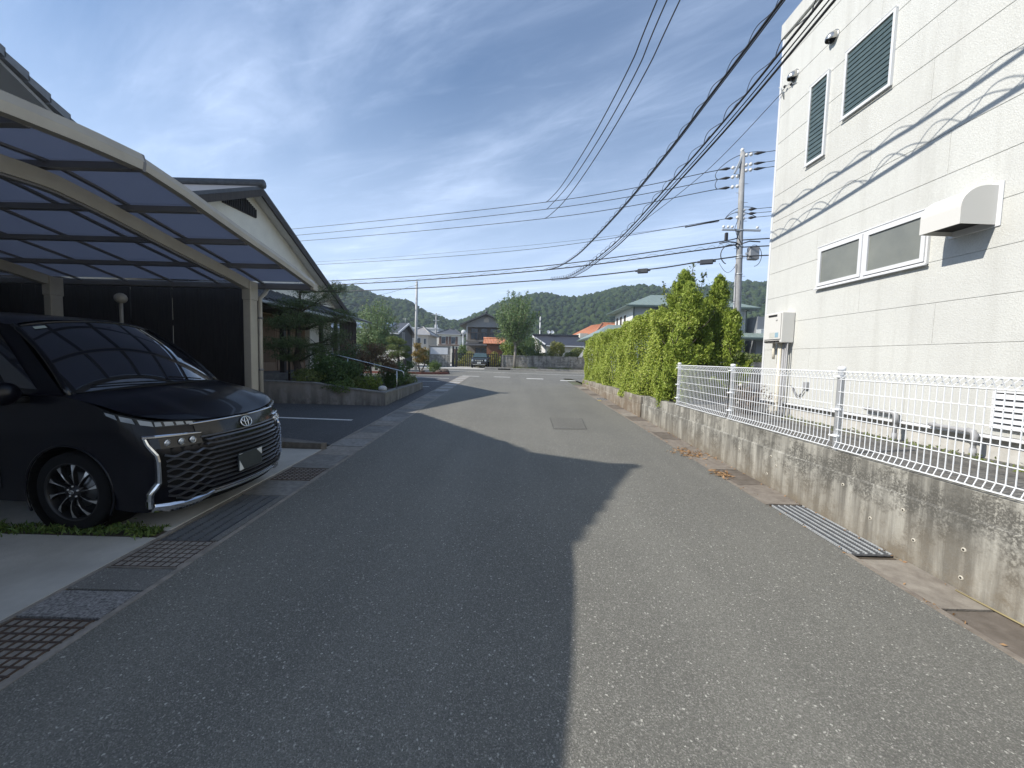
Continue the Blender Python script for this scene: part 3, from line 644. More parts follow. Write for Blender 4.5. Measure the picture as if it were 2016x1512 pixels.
# house with the wide plastered gable beside the garden
h2 = thing('plaster_gable_house', 'long low house with cream plastered gable, dark verge and slatted gable vent', 'house', (-14, 12, .3))
GY, GZ, GH, GD = 12.11, 6.60, 7.1, 3.36
gable_roof(h2, -26, -7.67, GY, GZ, GH, GD, .13)
for s_ in (-1, 1):   # broad dark barge edge and pale soffit
    b = MB(); p = [Vector((-7.70, GY, GZ-.10)), Vector((-7.70, GY+s_*GH, GZ-GD-.10)), Vector((-7.70, GY+s_*GH, GZ-GD-.30)), Vector((-7.70, GY, GZ-.30))]; b.prism(p, (.06, 0, 0)); b.build('barge_board', M_dkwood, h2)
    b = MB(); p = [Vector((-8.7, GY, GZ-.14)), Vector((-7.71, GY, GZ-.14)), Vector((-7.71, GY+s_*GH, GZ-GD-.14)), Vector((-8.7, GY+s_*GH, GZ-GD-.14))]; b.prism(p, (0, 0, -.03)); b.build('soffit', M_soffit, h2)
b = MB(); b.tube([(-26, GY, GZ+.05), (-7.6, GY, GZ+.05)], .13, 10); b.build('ridge_cap', M_kawara, h2)
b = MB(); b.prism([(-8.6, 5.6, .2), (-8.6, 18.6, .2), (-8.6, 18.6, GZ-.2-GD*6.49/GH), (-8.6, GY, GZ-.2), (-8.6, 5.6, GZ-.2-GD*6.51/GH)], (-17, 0, 0)); b.build('wall', M_plast, h2)
b = MB(); b.prism([(-8.05, 5.75, 3.64), (-8.05, 18.4, 3.64), (-8.05, GY+6.2, GZ-.2-GD*6.2/GH), (-8.05, GY, GZ-.2), (-8.05, GY-6.2, GZ-.2-GD*6.2/GH)], (-.54, 0, 0)); b.build('gable_wall', M_plast, h2)
vn = [(10.95, 5.93), (11.87, 6.16), (12.36, 5.98), (12.36, 5.73), (10.97, 5.67)]
b = MB(); b.prism([(-8.045, y, z) for y, z in vn], (.03, 0, 0)); gv2 = b.build('gable_vent', M_dkwood, h2)
y = 10.98
while y < 12.34:
    zt = float(np.interp(y, [10.95, 11.87, 12.36], [5.93, 6.16, 5.98])); b = MB(); b.box(-8.014, -7.99, y, y+.03, float(np.interp(y, [10.97, 12.36], [5.68, 5.74])), zt-.01); b.build('vent_slat', M_black, gv2); y += .075
# entry: pent roof, lattice front, plaster panel, slatted screen
b = MB()
PY0, PY1 = 8.8, 16.4
b.prism([(-6.95, PY0, 3.10), (-6.95, PY1, 3.10), (-8.62, PY1, 3.86), (-8.62, PY0, 3.86)], (0, 0, -.07)); pr_ = b.build('pent_roof', M_kawara, h2)
for i in range(24):
    y = PY0+(PY1-PY0)*i/23; b = MB(); b.tube([(-6.93, y, 3.125), (-8.6, y, 3.885)], .045, 6); b.build('tile_roll', M_kawara, pr_)
b = MB(); b.bbox(-7.02, -6.9, PY0, PY1, 2.98, 3.055, .01); b.build('eaves_gutter', M_galv, pr_)
b = MB(); b.box(-8.6, -7.0, PY0+.1, PY1-.1, 2.92, 2.975); b.build('eaves_boarding', M_dkwood, h2)
for (yy, wd) in ((9.4, .14), (12.55, .14), (15.05, .12), (16.3, .12)):
    b = MB(); b.bbox(-7.35-wd/2, -7.35+wd/2, yy-wd/2, yy+wd/2, .85, 2.95, .008); b.build('porch_post', M_dkwood, h2)
b = MB(); b.box(-8.6, -7.0, 8.9, 18.3, .2, .98); b.build('porch_base', M_stone, h2)
for (a, c) in ((12.70, 13.58), (13.64, 14.52), (14.58, 15.46)):
    b = MB(); frame(b, a, c, .99, 2.92, .05, -8.24, -8.18); b.box(-8.23, -8.19, a+.05, c-.05, 1.04, 1.28); la = b.build('lattice_door', M_brown, h2)
    b = MB(); b.box(-8.27, -8.25, a+.04, c-.04, 1.03, 2.88); b.build('door_backing', pm('door_glass_dim', (.12, .095, .07), rough=.3), la)
    yy = a+.075
    while yy < c-.06:
        b = MB(); b.box(-8.225, -8.195, yy-.011, yy+.011, 1.28, 2.87); b.build('lattice_bar', M_brown, la); yy += .055
b = MB(); b.bbox(-8.3, -8.02, 15.52, 16.5, .98, 2.94, .01); b.build('plaster_panel', M_plast, h2)
for i in range(11):
    yy = 16.62+.155*i; b = MB(); b.box(-7.32, -7.26, yy-.035, yy+.035, .98, 3.05); b.build('screen_slat', M_dkwood, h2)
b = MB(); b.prism([(-6.75, 15.0, 3.16), (-6.75, 18.8, 3.16), (-8.0, 18.8, 3.55), (-8.0, 15.0, 3.55)], (0, 0, -.06)); b.build('side_canopy', M_kawara, h2)
b = MB(); b.box(-8.58, -8.3, 5.8, 9.6, 1.0, 2.9); b.build('shutter_case', M_dkwood, h2)
# taller tiled house behind the carport
h1 = thing('tiled_house', 'grey tiled house whose stepped gable verge rises behind the carport', 'house', (-13, 2, 0))
M_tile2 = pm('pale_grey_tile', (.21, .22, .235), (.16, .168, .18), 9, .45)
M_pale = pm('pale_grey_soffit', (.42, .43, .44), (.38, .39, .40), 2, .7)
yr1, zr1, sl1 = 3.45, 7.12, .535
# roof slabs; unseen projecting ridge end and near verge invented for the road shadow
for s_, hl in ((-1, 6.6), (1, 4.5)):
    p = [(-20, yr1, zr1), (-6.5, yr1, zr1+.02), (-7.4 if s_ > 0 else -6.5, yr1+s_*.75, zr1-.75*sl1), (-7.5 if s_ > 0 else -6.5, yr1+s_*hl, zr1-hl*sl1), (-20, yr1+s_*hl, zr1-hl*sl1)]
    b = MB(); b.prism(p, (0, 0, -.11)); b.build('roof', M_tile2, h1)
    b = MB(); b.prism([(-8.4, yr1, zr1-.12), (-7.44, yr1+s_*.7, zr1-.12-.7*sl1), (-7.44, yr1+s_*hl, zr1-.12-hl*sl1), (-8.4, yr1+s_*hl, zr1-.12-hl*sl1)], (0, 0, -.05)); b.build('soffit', M_pale, h1)
    k = 0; xv = -7.58 if s_ > 0 else -6.72
    while k*.27+.8 < hl:
        ya_ = yr1+s_*(.8+k*.27); yb_ = yr1+s_*(.8+k*.27+.285); zb_ = zr1-(.8+k*.27+.285)*sl1; za_ = zr1-(.8+k*.27)*sl1
        b = MB(); b.prism([(xv, ya_, za_-.01), (xv, yb_, zb_+.045), (xv, yb_, zb_-.09), (xv, ya_, za_-.12)], (.22, 0, 0)); b.build('verge_tile', M_tile2, h1); k += 1
b = MB(); b.prism([(-8.4, yr1-6.2, 0), (-8.4, yr1+3.9, 0), (-8.4, yr1+3.9, zr1-3.9*sl1-.2), (-8.4, yr1, zr1-.2), (-8.4, yr1-6.2, zr1-6.2*sl1-.2)], (-11, 0, 0)); b.build('wall', M_pale, h1)
b = MB(); b.tube([(-20, yr1, zr1+.08), (-6.6, yr1, zr1+.08)], .12, 8); b.build('ridge_cap', M_tile2, h1)

# ------------------------------------------------------------------ foliage helpers
def leaves(name, P, size, mat, parent=None, aspect=.55, D=None, jit=1.0, kind=None, bend=.25, NB=None):
    """one small bent leaf face per point of P; D: preferred direction of the long axis"""
    P = np.asarray(P, float); n = len(P); size = np.broadcast_to(np.asarray(size, float), (n,))*RNG.uniform(.65, 1.35, n)
    a = RNG.normal(size=(n, 3))*jit
    if D is not None: a = a+np.asarray(D, float)
    a /= np.linalg.norm(a, axis=1, keepdims=True)+1e-9
    q = RNG.normal(size=(n, 3)); 
    if NB is not None: q = q*.42+np.asarray(NB, float)
    c = np.cross(a, q); c /= np.linalg.norm(c, axis=1, keepdims=True)+1e-9
    nn = np.cross(a, c); s_ = size[:, None]
    v = np.empty((n, 4, 3)); v[:, 0] = P-a*s_*.5; v[:, 1] = P+c*s_*aspect*.5+nn*s_*bend*.3; v[:, 2] = P+a*s_*.5; v[:, 3] = P-c*s_*aspect*.5+nn*s_*bend*.3
    bb = np.array(base(parent)); v = (v-bb).reshape(-1, 3)
    me = bpy.data.meshes.new(name); me.vertices.add(4*n); me.vertices.foreach_set('co', v.ravel())
    me.loops.add(4*n); me.loops.foreach_set('vertex_index', np.arange(4*n)); me.polygons.add(n); me.polygons.foreach_set('loop_start', np.arange(0, 4*n, 4)); me.polygons.foreach_set('loop_total', np.full(n, 4))
    me.update(calc_edges=True); me.materials.append(mat)
    o = bpy.data.objects.new(name, me); COL.objects.link(o)
    if parent: o.parent = parent; BASE[o.name] = base(parent).copy()
    if kind: o['kind'] = kind
    return o
def ell(n, c, r, shell=.55, lump=.25, lseed=None):
    """points in an uneven ellipsoid, thicker near its surface"""
    d = RNG.normal(size=(n, 3)); d /= np.linalg.norm(d, axis=1, keepdims=True)
    k = RNG.normal(size=(7, 3)); ph = RNG.uniform(0, 6, 7); w_ = 1+lump*np.sin(3.2*d @ k.T+ph).sum(1)/3.0
    rad = (shell+(1-shell)*RNG.random(n)**.6)*w_
    return np.array(c)+d*rad[:, None]*np.array(r)
def limb(mb, p, q, r0_, r1_, wig=.08, n=6):
    p = np.array(p, float); q = np.array(q, float); L = np.linalg.norm(q-p); pts = []
    o1 = RNG.normal(size=3)*wig*L; 
    for i in range(n+1):
        t = i/n; pts.append(p+(q-p)*t+o1*math.sin(math.pi*t)*.6+(RNG.normal(size=3)*wig*L*.12 if 0 < i < n else 0))
    mb.tube(pts, [r0_+(r1_-r0_)*i/n for i in range(n+1)], 7); return pts
M_bark = pm('bark', (.12, .095, .075), (.06, .048, .04), 14, .95, .8, 30, stretch=(3, 3, 1))
M_barkp = pm('pale_bark', (.30, .27, .23), (.19, .17, .145), 12, .9, .5, 30, stretch=(3, 3, 1))
L_pine = leafm('pine_needles', (.085, .125, .050), (.135, .180, .072), trans=.2)
L_dark = leafm('dark_leaves', (.065, .115, .036), (.115, .175, .055), trans=.22)
L_mid = leafm('mid_leaves', (.08, .14, .035), (.145, .205, .052), (.22, .26, .075), trans=.25)
L_bright = leafm('bright_leaves', (.13, .20, .03), (.21, .26, .045), (.34, .35, .09), trans=.25)
L_red = leafm('reddish_leaves', (.14, .095, .06), (.19, .14, .08), (.21, .09, .06), trans=.22)
L_yel = leafm('yellow_green_leaves', (.20, .23, .045), (.31, .30, .07), (.40, .32, .10), trans=.25)
L_orng = leafm('orange_leaves', (.24, .19, .06), (.33, .23, .075), (.20, .21, .06))
L_tree = leafm('street_tree_leaves', (.10, .17, .065), (.175, .25, .095), (.32, .31, .12), trans=.25)
L_tree2 = leafm('ginkgo_leaves', (.13, .20, .09), (.22, .30, .13), (.36, .35, .15), trans=.28)
L_shrub = leafm('olive_shrub_leaves', (.12, .16, .048), (.20, .23, .066), (.28, .28, .10), trans=.25)

# ------------------------------------------------------------------ garden
M_plw = stained('planter_concrete', (.27, .26, .245), (.125, .12, .115), (.32, .29, .25), .75, .25, 5)
pw = thing('planter_wall', 'low stained concrete planter wall round the dark garden bed', 'wall', (-5, 10.3, .3))
b = MB(); b.prism([(-7.2, 10.22, .2), (-3.33, 10.22, .2), (-3.33, 10.22, .60), (-4.3, 10.22, .70), (-5.2, 10.22, .82), (-7.2, 10.22, .86)], (0, .16, 0)); b.build('front_wall', M_plw, pw)
b = MB(); b.prism([(-3.33, 10.385, .2), (-3.33, 14.4, .3), (-3.33, 14.4, .62), (-3.33, 10.385, .60)], (-.15, 0, 0)); b.build('side_wall', M_plw, pw)
b = MB(); b.prism([(-7.2, 10.20, .862), (-5.2, 10.20, .822), (-4.3, 10.20, .702), (-3.30, 10.20, .602), (-3.30, 10.20, .635), (-4.3, 10.20, .735), (-5.2, 10.20, .855), (-7.2, 10.20, .895)], (0, .19, 0)); b.build('coping', M_slabs[0], pw)
b = MB(); b.prism([(-3.31, 10.395, .604), (-3.31, 14.42, .624), (-3.31, 14.42, .655), (-3.31, 10.395, .636)], (-.19, 0, 0)); b.build('coping', M_slabs[0], pw)
b = MB(); b.prism([(-3.33, 14.4, .3), (-3.33, 14.55, .3), (-4.6, 14.9, .3), (-4.6, 14.75, .3)], (0, 0, .32)); b.build('end_wall', M_plw, pw)
b = MB(); b.quad((-8.5, 10.3, .80), (-5.2, 10.3, .74), (-5.2, 14.7, .8), (-8.5, 14.7, .9)); b.quad((-5.2, 10.3, .74), (-3.4, 10.3, .53), (-3.4, 14.6, .55), (-5.2, 14.7, .8)); struct('garden_soil', b, M_soil)
# pine
pn = thing('garden_pine', 'dark layered garden pine standing in the planter bed', 'pine tree', (-6.15, 11.3, .78))
b = MB(); tr_ = [(-6.08, 11.3, .72), (-6.16, 11.3, 1.0), (-6.22, 11.28, 1.35), (-6.16, 11.3, 1.8), (-6.2, 11.35, 2.3), (-6.1, 11.3, 2.8), (-6.12, 11.3, 3.35)]
b.tube(tr_, [.15, .115, .095, .085, .07, .05, .025], 9)
pads = [((-6.75, 11.2, 1.82), (.55, .5, .22)), ((-6.1, 11.0, 1.9), (.5, .5, .2)), ((-5.55, 11.2, 1.72), (.5, .45, .2)), ((-6.75, 11.3, 2.45), (.45, .45, .24)), ((-6.2, 11.1, 2.5), (.6, .5, .25)), ((-5.55, 11.2, 2.55), (.55, .5, .25)),
        ((-5.2, 11.4, 2.2), (.5, .45, .3)), ((-6.55, 11.3, 2.95), (.45, .4, .22)), ((-6.0, 11.2, 3.0), (.5, .45, .2)), ((-5.55, 11.4, 3.25), (.42, .4, .22)), ((-6.1, 11.3, 3.4), (.3, .3, .2)), ((-5.35, 11.6, 1.95), (.4, .4, .25)), ((-6.35, 11.2, 1.5), (.55, .4, .16)), ((-5.0, 11.6, 2.75), (.4, .4, .2)), ((-5.25, 11.8, 3.55), (.35, .35, .2))]
for c, r_ in pads:
    z0 = c[2]-.25; t0 = min(tr_, key=lambda q: abs(q[2]-z0)); pts = limb(b, t0, (c[0], c[1], c[2]-.05), .035, .012, .1, 5)
    for k in range(4): limb(b, pts[3], np.array(c)+RNG.normal(size=3)*np.array(r_)*.6, .012, .005, .1, 3)
b.build('trunk', M_bark, pn)
P = np.vstack([ell(int(1500*r_[0]*r_[1]*4), c, r_, .25, .35) for c, r_ in pads]); D = np.tile([0, 0, -.25], (len(P), 1))
leaves('crown', P, .10, L_pine, pn, .10, D, 1.0, bend=.1)
b = MB(); b.tube([(-6.42, 11.25, .78), (-6.42, 11.25, 2.3)], .03, 8); b.build('support_stake', M_dkwood, pn)
def bush(name, label, cat, c, r, n, size, mat, group=None, shell=.5, lump=.3, stems=7, aspect=.55, D=None, sm=None, jit=1):
    zb = c[2]-r[2]; t = thing(name, label, cat, (c[0], c[1], zb)); b = MB()
    for k in range(stems):
        a = RNG.uniform(0, 6.28); e = ell(1, c, tuple(x*.75 for x in r), .6)[0]; limb(b, (c[0]+.06*math.cos(a), c[1]+.06*math.sin(a), zb-.06), e, .014*max(r), .005, .1, 4)
    b.build('stems', sm or M_bark, t); P = ell(n, c, r, shell, lump); P = P[P[:, 2] > zb-.02]
    Dv = None if D is None else np.tile(D, (len(P), 1)); nb = (P-np.array(c))/np.array(r); nb[:, 2] += .5; leaves('foliage', P, size, mat, t, aspect, Dv, jit, NB=nb); return t
bush('round_bush', 'large dark green bush at the middle of the planter wall', 'bush', (-4.85, 10.85, 1.10), (.70, .40, .46), 5200, .055, L_dark)
bush('bright_bush', 'small bright green bush at the planter corner', 'bush', (-3.86, 10.75, .83), (.27, .24, .24), 1500, .045, L_bright)
bush('low_bush', 'low dull green bush left of the bright corner bush', 'bush', (-4.28, 10.72, .80), (.26, .22, .2), 1000, .045, L_shrub)
bush('flowering_bush', 'leafy bush behind the handrail with pale flower heads', 'bush', (-3.85, 12.75, .98), (.5, .6, .42), 4200, .06, L_dark)
bush('creeping_bush', 'low creeping bush at the far end of the planter', 'bush', (-3.75, 13.9, .78), (.35, .5, .22), 1500, .05, L_shrub)
mp_ = thing('red_leaf_maple', 'small reddish leaved maple with thin trunk beside the handrail', 'tree', (-4.15, 11.5, .6)); b = MB(); tk = [(-4.15, 11.5, .55), (-4.17, 11.55, .95), (-4.2, 11.6, 1.3)]; b.tube(tk, [.035, .03, .025], 8)
cl = [((-4.35, 11.8, 1.6), (.4, .4, .22)), ((-3.9, 11.8, 1.5), (.4, .4, .22)), ((-4.1, 11.8, 1.78), (.35, .35, .18)), ((-4.55, 11.8, 1.35), (.3, .3, .2)), ((-3.7, 11.8, 1.28), (.3, .35, .2))]
for c, r_ in cl: limb(b, tk[-1], c, .018, .006, .12, 5)
b.build('trunk', M_bark, mp_); leaves('crown', np.vstack([ell(760, c, r_, .2, .3) for c, r_ in cl]), .05, L_red, mp_, .6)
bush('dark_shrub', 'dark reddish shrub below the slatted screen', 'shrub', (-6.3, 14.6, 1.55), (.7, .6, .7), 3000, .06, L_red)
bush('dark_hedge_bush', 'dark green shrub behind the handrail near the entrance', 'shrub', (-5.3, 13.2, 1.3), (.7, .7, .55), 3800, .06, L_dark)
M_flower = pm('pale_flower', (.55, .52, .46), rough=.8)
fl = thing('flower_heads', 'pale dried flower heads among the dark leaves by the handrail', 'flowers', (-3.85, 12.5, 1.0))
for i in range(26):
    p = ell(1, (-3.85, 12.7, 1.05), (.48, .6, .42), .95, .2)[0]; b = MB(); b.sphere(tuple(p), .028, 6, 4, (1, 1, .7)); b.build('flower_head', M_flower, fl)
bush('trailing_bush', 'trailing green plant spilling over the planter front wall', 'bush', (-4.55, 10.3, .74), (.42, .2, .16), 1300, .045, L_mid)
bush('wall_foot_bush', 'dull green bush below the pine at the planter front wall', 'bush', (-5.55, 10.55, .98), (.4, .3, .24), 1700, .05, L_shrub)
bush('slim_shrub', 'slim green shrub between the pine trunk and the large bush', 'shrub', (-5.45, 11.2, 1.25), (.4, .35, .5), 2200, .055, L_mid)
st_ = MB(); st_.sphere((-3.52, 10.62, .70), .11, 12, 8, (1.1, .9, .75)); top('white_stone', 'rounded white stone on the planter corner', 'stone', st_, pm('white_stone_mat', (.62, .61, .59), (.45, .44, .43), 12, .8, .4, 30))
hr = thing('handrail', 'steel handrail sloping down beside the garden path', 'handrail', (-4.6, 12, .6))
M_steel = pm('stainless_rail', (.55, .56, .56), rough=.25, metal=.9)
HY = 11.38; b = MB(); b.tube([(-5.8, HY, 1.735), (-5.57, HY, 1.675), (-4.79, HY, 1.505), (-3.36, HY, 1.19), (-3.22, HY, 1.16), (-3.17, HY, 1.13), (-3.16, HY, 1.0)], .019, 8); b.build('rail', M_steel, hr)
for (x, z0, z1) in ((-4.79, .65, 1.495), (-3.36, .5, 1.18)): b = MB(); b.tube([(x, HY, z0), (x, HY, z1)], .017, 8); b.build('rail_post', M_steel, hr)
# grass in the joint between the two slabs
n = 2600; P = np.stack([-2.9-3.6*RNG.random(n)**1.3, 3.15+RNG.normal(size=n)*.035, gz(3.1)+.035*RNG.random(n)], 1)
cl_ = np.sin(P[:, 0]*5.1)+np.sin(P[:, 0]*11.7+1); P[:, 2] += .02*np.clip(cl_, 0, 2); P[:, 1] += .02*cl_*RNG.normal(size=n)
gs = leaves('grass', P, .055, L_mid, None, .22, np.tile([0, 0, 1.2], (n, 1)), 1.0); gs['kind'] = 'stuff'; tag(gs, 'green weeds growing in the joint between the driveway slabs', 'grass')
# ------------------------------------------------------------------ black minivan (local frame: +x forward, +y far side)
van = thing('parked_minivan', 'black minivan with large chrome edged grille parked under the carport', 'car', (-2.59, 3.84, gz(3.84)+.012))
van.scale = (1, .92, 1); van.rotation_euler = (math.atan(S), 0, R(-4.0))
M_body = pm('black_car_paint', (.004, .004, .007), rough=.3, spec=.15, coat=.32)
M_chrome = pm('chrome', (.78, .79, .80), rough=.06, metal=1)
M_dchrome = pm('smoked_chrome', (.21, .21, .215), rough=.3, metal=.8)
M_gblack = pm('gloss_black', (.005, .005, .006), rough=.15, spec=.4, coat=.2)
M_mblack = pm('matt_black_plastic', (.006, .006, .006), rough=.7, spec=.2)
M_cglass = pm('car_glass', (.010, .012, .018), rough=.02, spec=1.0, coat=1)
M_rub = pm('tyre_rubber', (.007, .007, .0075), rough=.9, spec=.2)
M_rimd = pm('dark_rim', (.02, .02, .021), rough=.4, metal=.4)
M_rimf = pm('machined_rim', (.55, .55, .54), rough=.3, metal=.8)
M_lens = pm('lamp_lens', (.42, .46, .50), rough=.1, metal=.3, coat=1)
M_lampd = pm('lamp_housing', (.05, .055, .06), rough=.15, metal=.6)
def zsh(x): return float(np.interp(-x, [0, .1, .3, .6, .95, 1.6, 4.7], [.875, .892, .960, 1.05, 1.12, 1.135, 1.15]))
def xf(y):
    a = abs(y); return -.07*(a/.5)**2-.06*max(0, (a-.6)/.2)**2
def lean(z): return -.085*max(0, (z-.62)/.31)**1.6-.05*max(0, (.34-z)/.17)**1.5
path = [(xf(y), y) for y in np.linspace(0, .78, 14)]+[(-.275, .825), (-.34, .846), (-.42, .856)]
path += [(x, float(np.interp(-x, [.42, .9, 1.5, 4.2], [.856, .865, .865, .86]))) for x in np.arange(-.47, -4.5, -.045)]
path += [(-4.52, .845), (-4.60, .80), (-4.66, .7), (-4.69, .45), (-4.69, 0)]
def skinpt(x, y, v, sgn):
    fw = float(np.interp(-x, [0, .3, .8], [1, 1, 0])); zb = .17+.06*(1-fw); zt = zsh(x); z = zb+v*(zt-zb)
    xx = x+lean(z)*fw+(-.05 if False else 0); k = 1-.035*max(0, (z-.80)/.33)**2-.03*max(0, (.36-z)/.16); k -= .012*math.sin(math.pi*np.clip((z-.45)/.3, 0, 1))*(1-fw)
    return (xx, sgn*y*k, z)
VL = [0, .06, .12, .2, .28, .36, .44, .52, .6, .68, .76, .84, .90, .95, .98, 1.0]
AX, AXR, RW = -.935, -3.78, .328
def side_skin():
    b = MB()
    for sg in (-1, 1):
        pts = [[skinpt(x, y, v, sg) for v in VL] for x, y in path]; ng = len(VL); vs = []; ins = []
        for i, col in enumerate(pts):
            for p in col:
                hit = False
                for ax in (AX, AXR):
                    d = math.hypot(p[0]-ax, p[2]-RW)
                    if d < .385 and abs(p[1]) > .5:
                        a = math.atan2(p[2]-RW, p[0]-ax); p = (ax+.385*math.cos(a), p[1], max(RW+.385*math.sin(a), .12)); hit = True
                vs.append(p); ins.append(hit)
        fs = []
        for i in range(len(pts)-1):
            for j in range(ng-1):
                q = (i*ng+j, (i+1)*ng+j, (i+1)*ng+j+1, i*ng+j+1)
                if all(ins[k] for k in q): continue
                fs.append(q if sg > 0 else q[::-1])
        b.add(vs, fs, True)
    return b
# bonnet deck is part of the body shell
b = side_skin(); ns, nr = 29, 16; vs = []
shx = [skinpt(x, y, 1, 1) for x, y in path]
def ysh(x): return float(np.interp(-x, [-q[0] for q in shx if q[1] > .5], [q[1] for q in shx if q[1] > .5]))
x_c0 = skinpt(path[13][0], path[13][1], 1, 1)[0]
for j in range(nr+1):
    r_ = j/nr
    for i in range(ns):
        s_ = -1+2*i/(ns-1); y0_ = s_*path[13][1]; xa = skinpt(xf(y0_), abs(y0_), 1, 1)[0]; xb = -.80-.16*s_*s_; x = xa+(xb-xa)*r_
        xe = x_c0+(-.96-x_c0)*r_; y = s_*ysh(xe); z = zsh(x)*(1-abs(s_)**3)+zsh(xe)*abs(s_)**3+.07*(1-s_*s_)*math.sin(math.pi/2*min(1, r_*1.15))
        z += .012*math.exp(-((abs(s_)-.62)/.10)**2)*math.sin(math.pi*min(1, r_+.1))
        if j == 0: y, z = s_*abs(skinpt(xf(y0_), abs(y0_), 1, 1)[1])/abs(s_) if abs(s_) > 1e-6 else 0, zsh(xa)
        vs.append((x, y if abs(s_) > 1e-6 else 0, z))
b.add(vs, [(j*ns+i, j*ns+i+1, (j+1)*ns+i+1, (j+1)*ns+i) for j in range(nr) for i in range(ns-1)], True)
# roof
nr2 = 24; vs = []
for j in range(nr2+1):
    r_ = j/nr2
    for i in range(17):
        s_ = -1+2*i/16; xa = -1.50-.10*s_*s_; x = xa+(-4.55-xa)*r_; zr_ = float(np.interp(-x, [1.45, 1.8, 2.3, 3.2, 4.2, 4.6], [1.745, 1.79, 1.82, 1.83, 1.81, 1.75]))
        wd = float(np.interp(-x, [1.5, 2.2, 4.6], [.63, .68, .68])); vs.append((x, wd*s_, zr_-.035*s_*s_-.045*s_**6))
b.add(vs, [(j*17+i, j*17+i+1, (j+1)*17+i+1, (j+1)*17+i) for j in range(nr2) for i in range(16)], True)
for sg in (-1, 1):   # cabin sides and pillars
    topl = [(x, sg*float(np.interp(-x, [1.5, 2.2, 4.6], [.63, .68, .68])), float(np.interp(-x, [1.45, 1.8, 2.3, 3.2, 4.2, 4.6], [1.745, 1.79, 1.82, 1.83, 1.81, 1.75]))-.08) for x in np.linspace(-1.60, -4.5, 12)]
    botl = [(x, sg*.815, zsh(x)-.002) for x in np.linspace(-.96, -4.6, 12)]
    vs = topl+botl; fs = [(i, i+1, 12+i+1, 12+i) for i in range(11)]; b.add(vs, fs if sg < 0 else [f[::-1] for f in fs], True)
    vs = botl+[(p[0], sg*.862, zsh(p[0])-.001) for p in botl]; b.add(vs, [(i, i+1, 13+i-0, 12+i) for i in range(11)])
b.add([(-4.5, -.68, 1.7), (-4.5, .68, 1.7), (-4.68, .8, 1.14), (-4.68, -.8, 1.14)], [(0, 1, 2, 3)])
b.build('body', M_body, van, local=True)
# wheel housings
for ax in (AX, AXR):
    for sg in (-1, 1):
        b = MB(); b.lathe([(.384, .56*sg), (.384, .845*sg)], (ax, 0, RW), 'y', 32, False); b.lathe([(.384, .56*sg), (.01, .56*sg)], (ax, 0, RW), 'y', 32, False); b.build('wheel_housing', M_mblack, van, local=True)
        b = MB(); b.tube([(ax+.39*math.cos(a), sg*.855, RW+.39*math.sin(a)) for a in np.linspace(-.45, math.pi+.45, 40)], .010, 6); b.build('arch_lip', M_body, van, local=True)
# windscreen
def wpt(s_, r_):
    p0 = np.array((-.80-.16*s_*s_, .795*s_, 1.165-.045*s_*s_)); p1 = np.array((-1.50-.10*s_*s_, .63*s_, 1.745-.06*s_*s_-.02*abs(s_)**6)); p = p0+(p1-p0)*r_; bul = .045*math.sin(math.pi*r_)
    return p+np.array((bul*.6, 0, bul*.8))
b = MB(); vs = [tuple(wpt(-1+2*i/20, j/12)) for j in range(13) for i in range(21)]
b.add(vs, [(j*21+i, j*21+i+1, (j+1)*21+i+1, (j+1)*21+i) for j in range(12) for i in range(20)], True); ws = b.build('windscreen', M_cglass, van, local=True)
b = MB()
for sg in (-1, 1): b.tube([tuple(wpt(sg*.985, r_)+np.array((.004, sg*.006, .004))) for r_ in np.linspace(-.02, 1.02, 12)], [.022]*12, 6)
b.tube([tuple(wpt(s_, 1.0)+np.array((0, 0, .002))) for s_ in np.linspace(-1, 1, 15)], .012, 6); b.build('windscreen_surround', M_gblack, ws, local=True)
b = MB(); b.tube([tuple(wpt(s_, -.015)+np.array((.015, 0, .003))) for s_ in np.linspace(-.95, .95, 17)], .020, 6); b.build('cowl', M_mblack, van, local=True)
for (sa, sb, rb) in ((-.05, -.80, .05), (.55, .02, .05)):
    b = MB(); b.tube([tuple(wpt(sa+(sb-sa)*t, .01+rb*t)+np.array((.012, 0, .014))) for t in np.linspace(0, 1, 8)], .006, 5); b.build('wiper', M_mblack, van, local=True)
b = MB(); q = [wpt(-.86+.06*i, r_)+np.array((.004, 0, .006)) for i, r_ in ((0, .90), (2, .90), (2, .945), (0, .945))]; b.quad(*[tuple(p) for p in q]); b.build('windscreen_sticker', pm('sticker_pale', (.35, .42, .40), rough=.5), ws, local=True)
b = MB(); b.sphere((-1.42, 0, 1.66), .05, 10, 8, (.5, 2.0, .7)); b.build('mirror_inside', M_mblack, van, local=True)
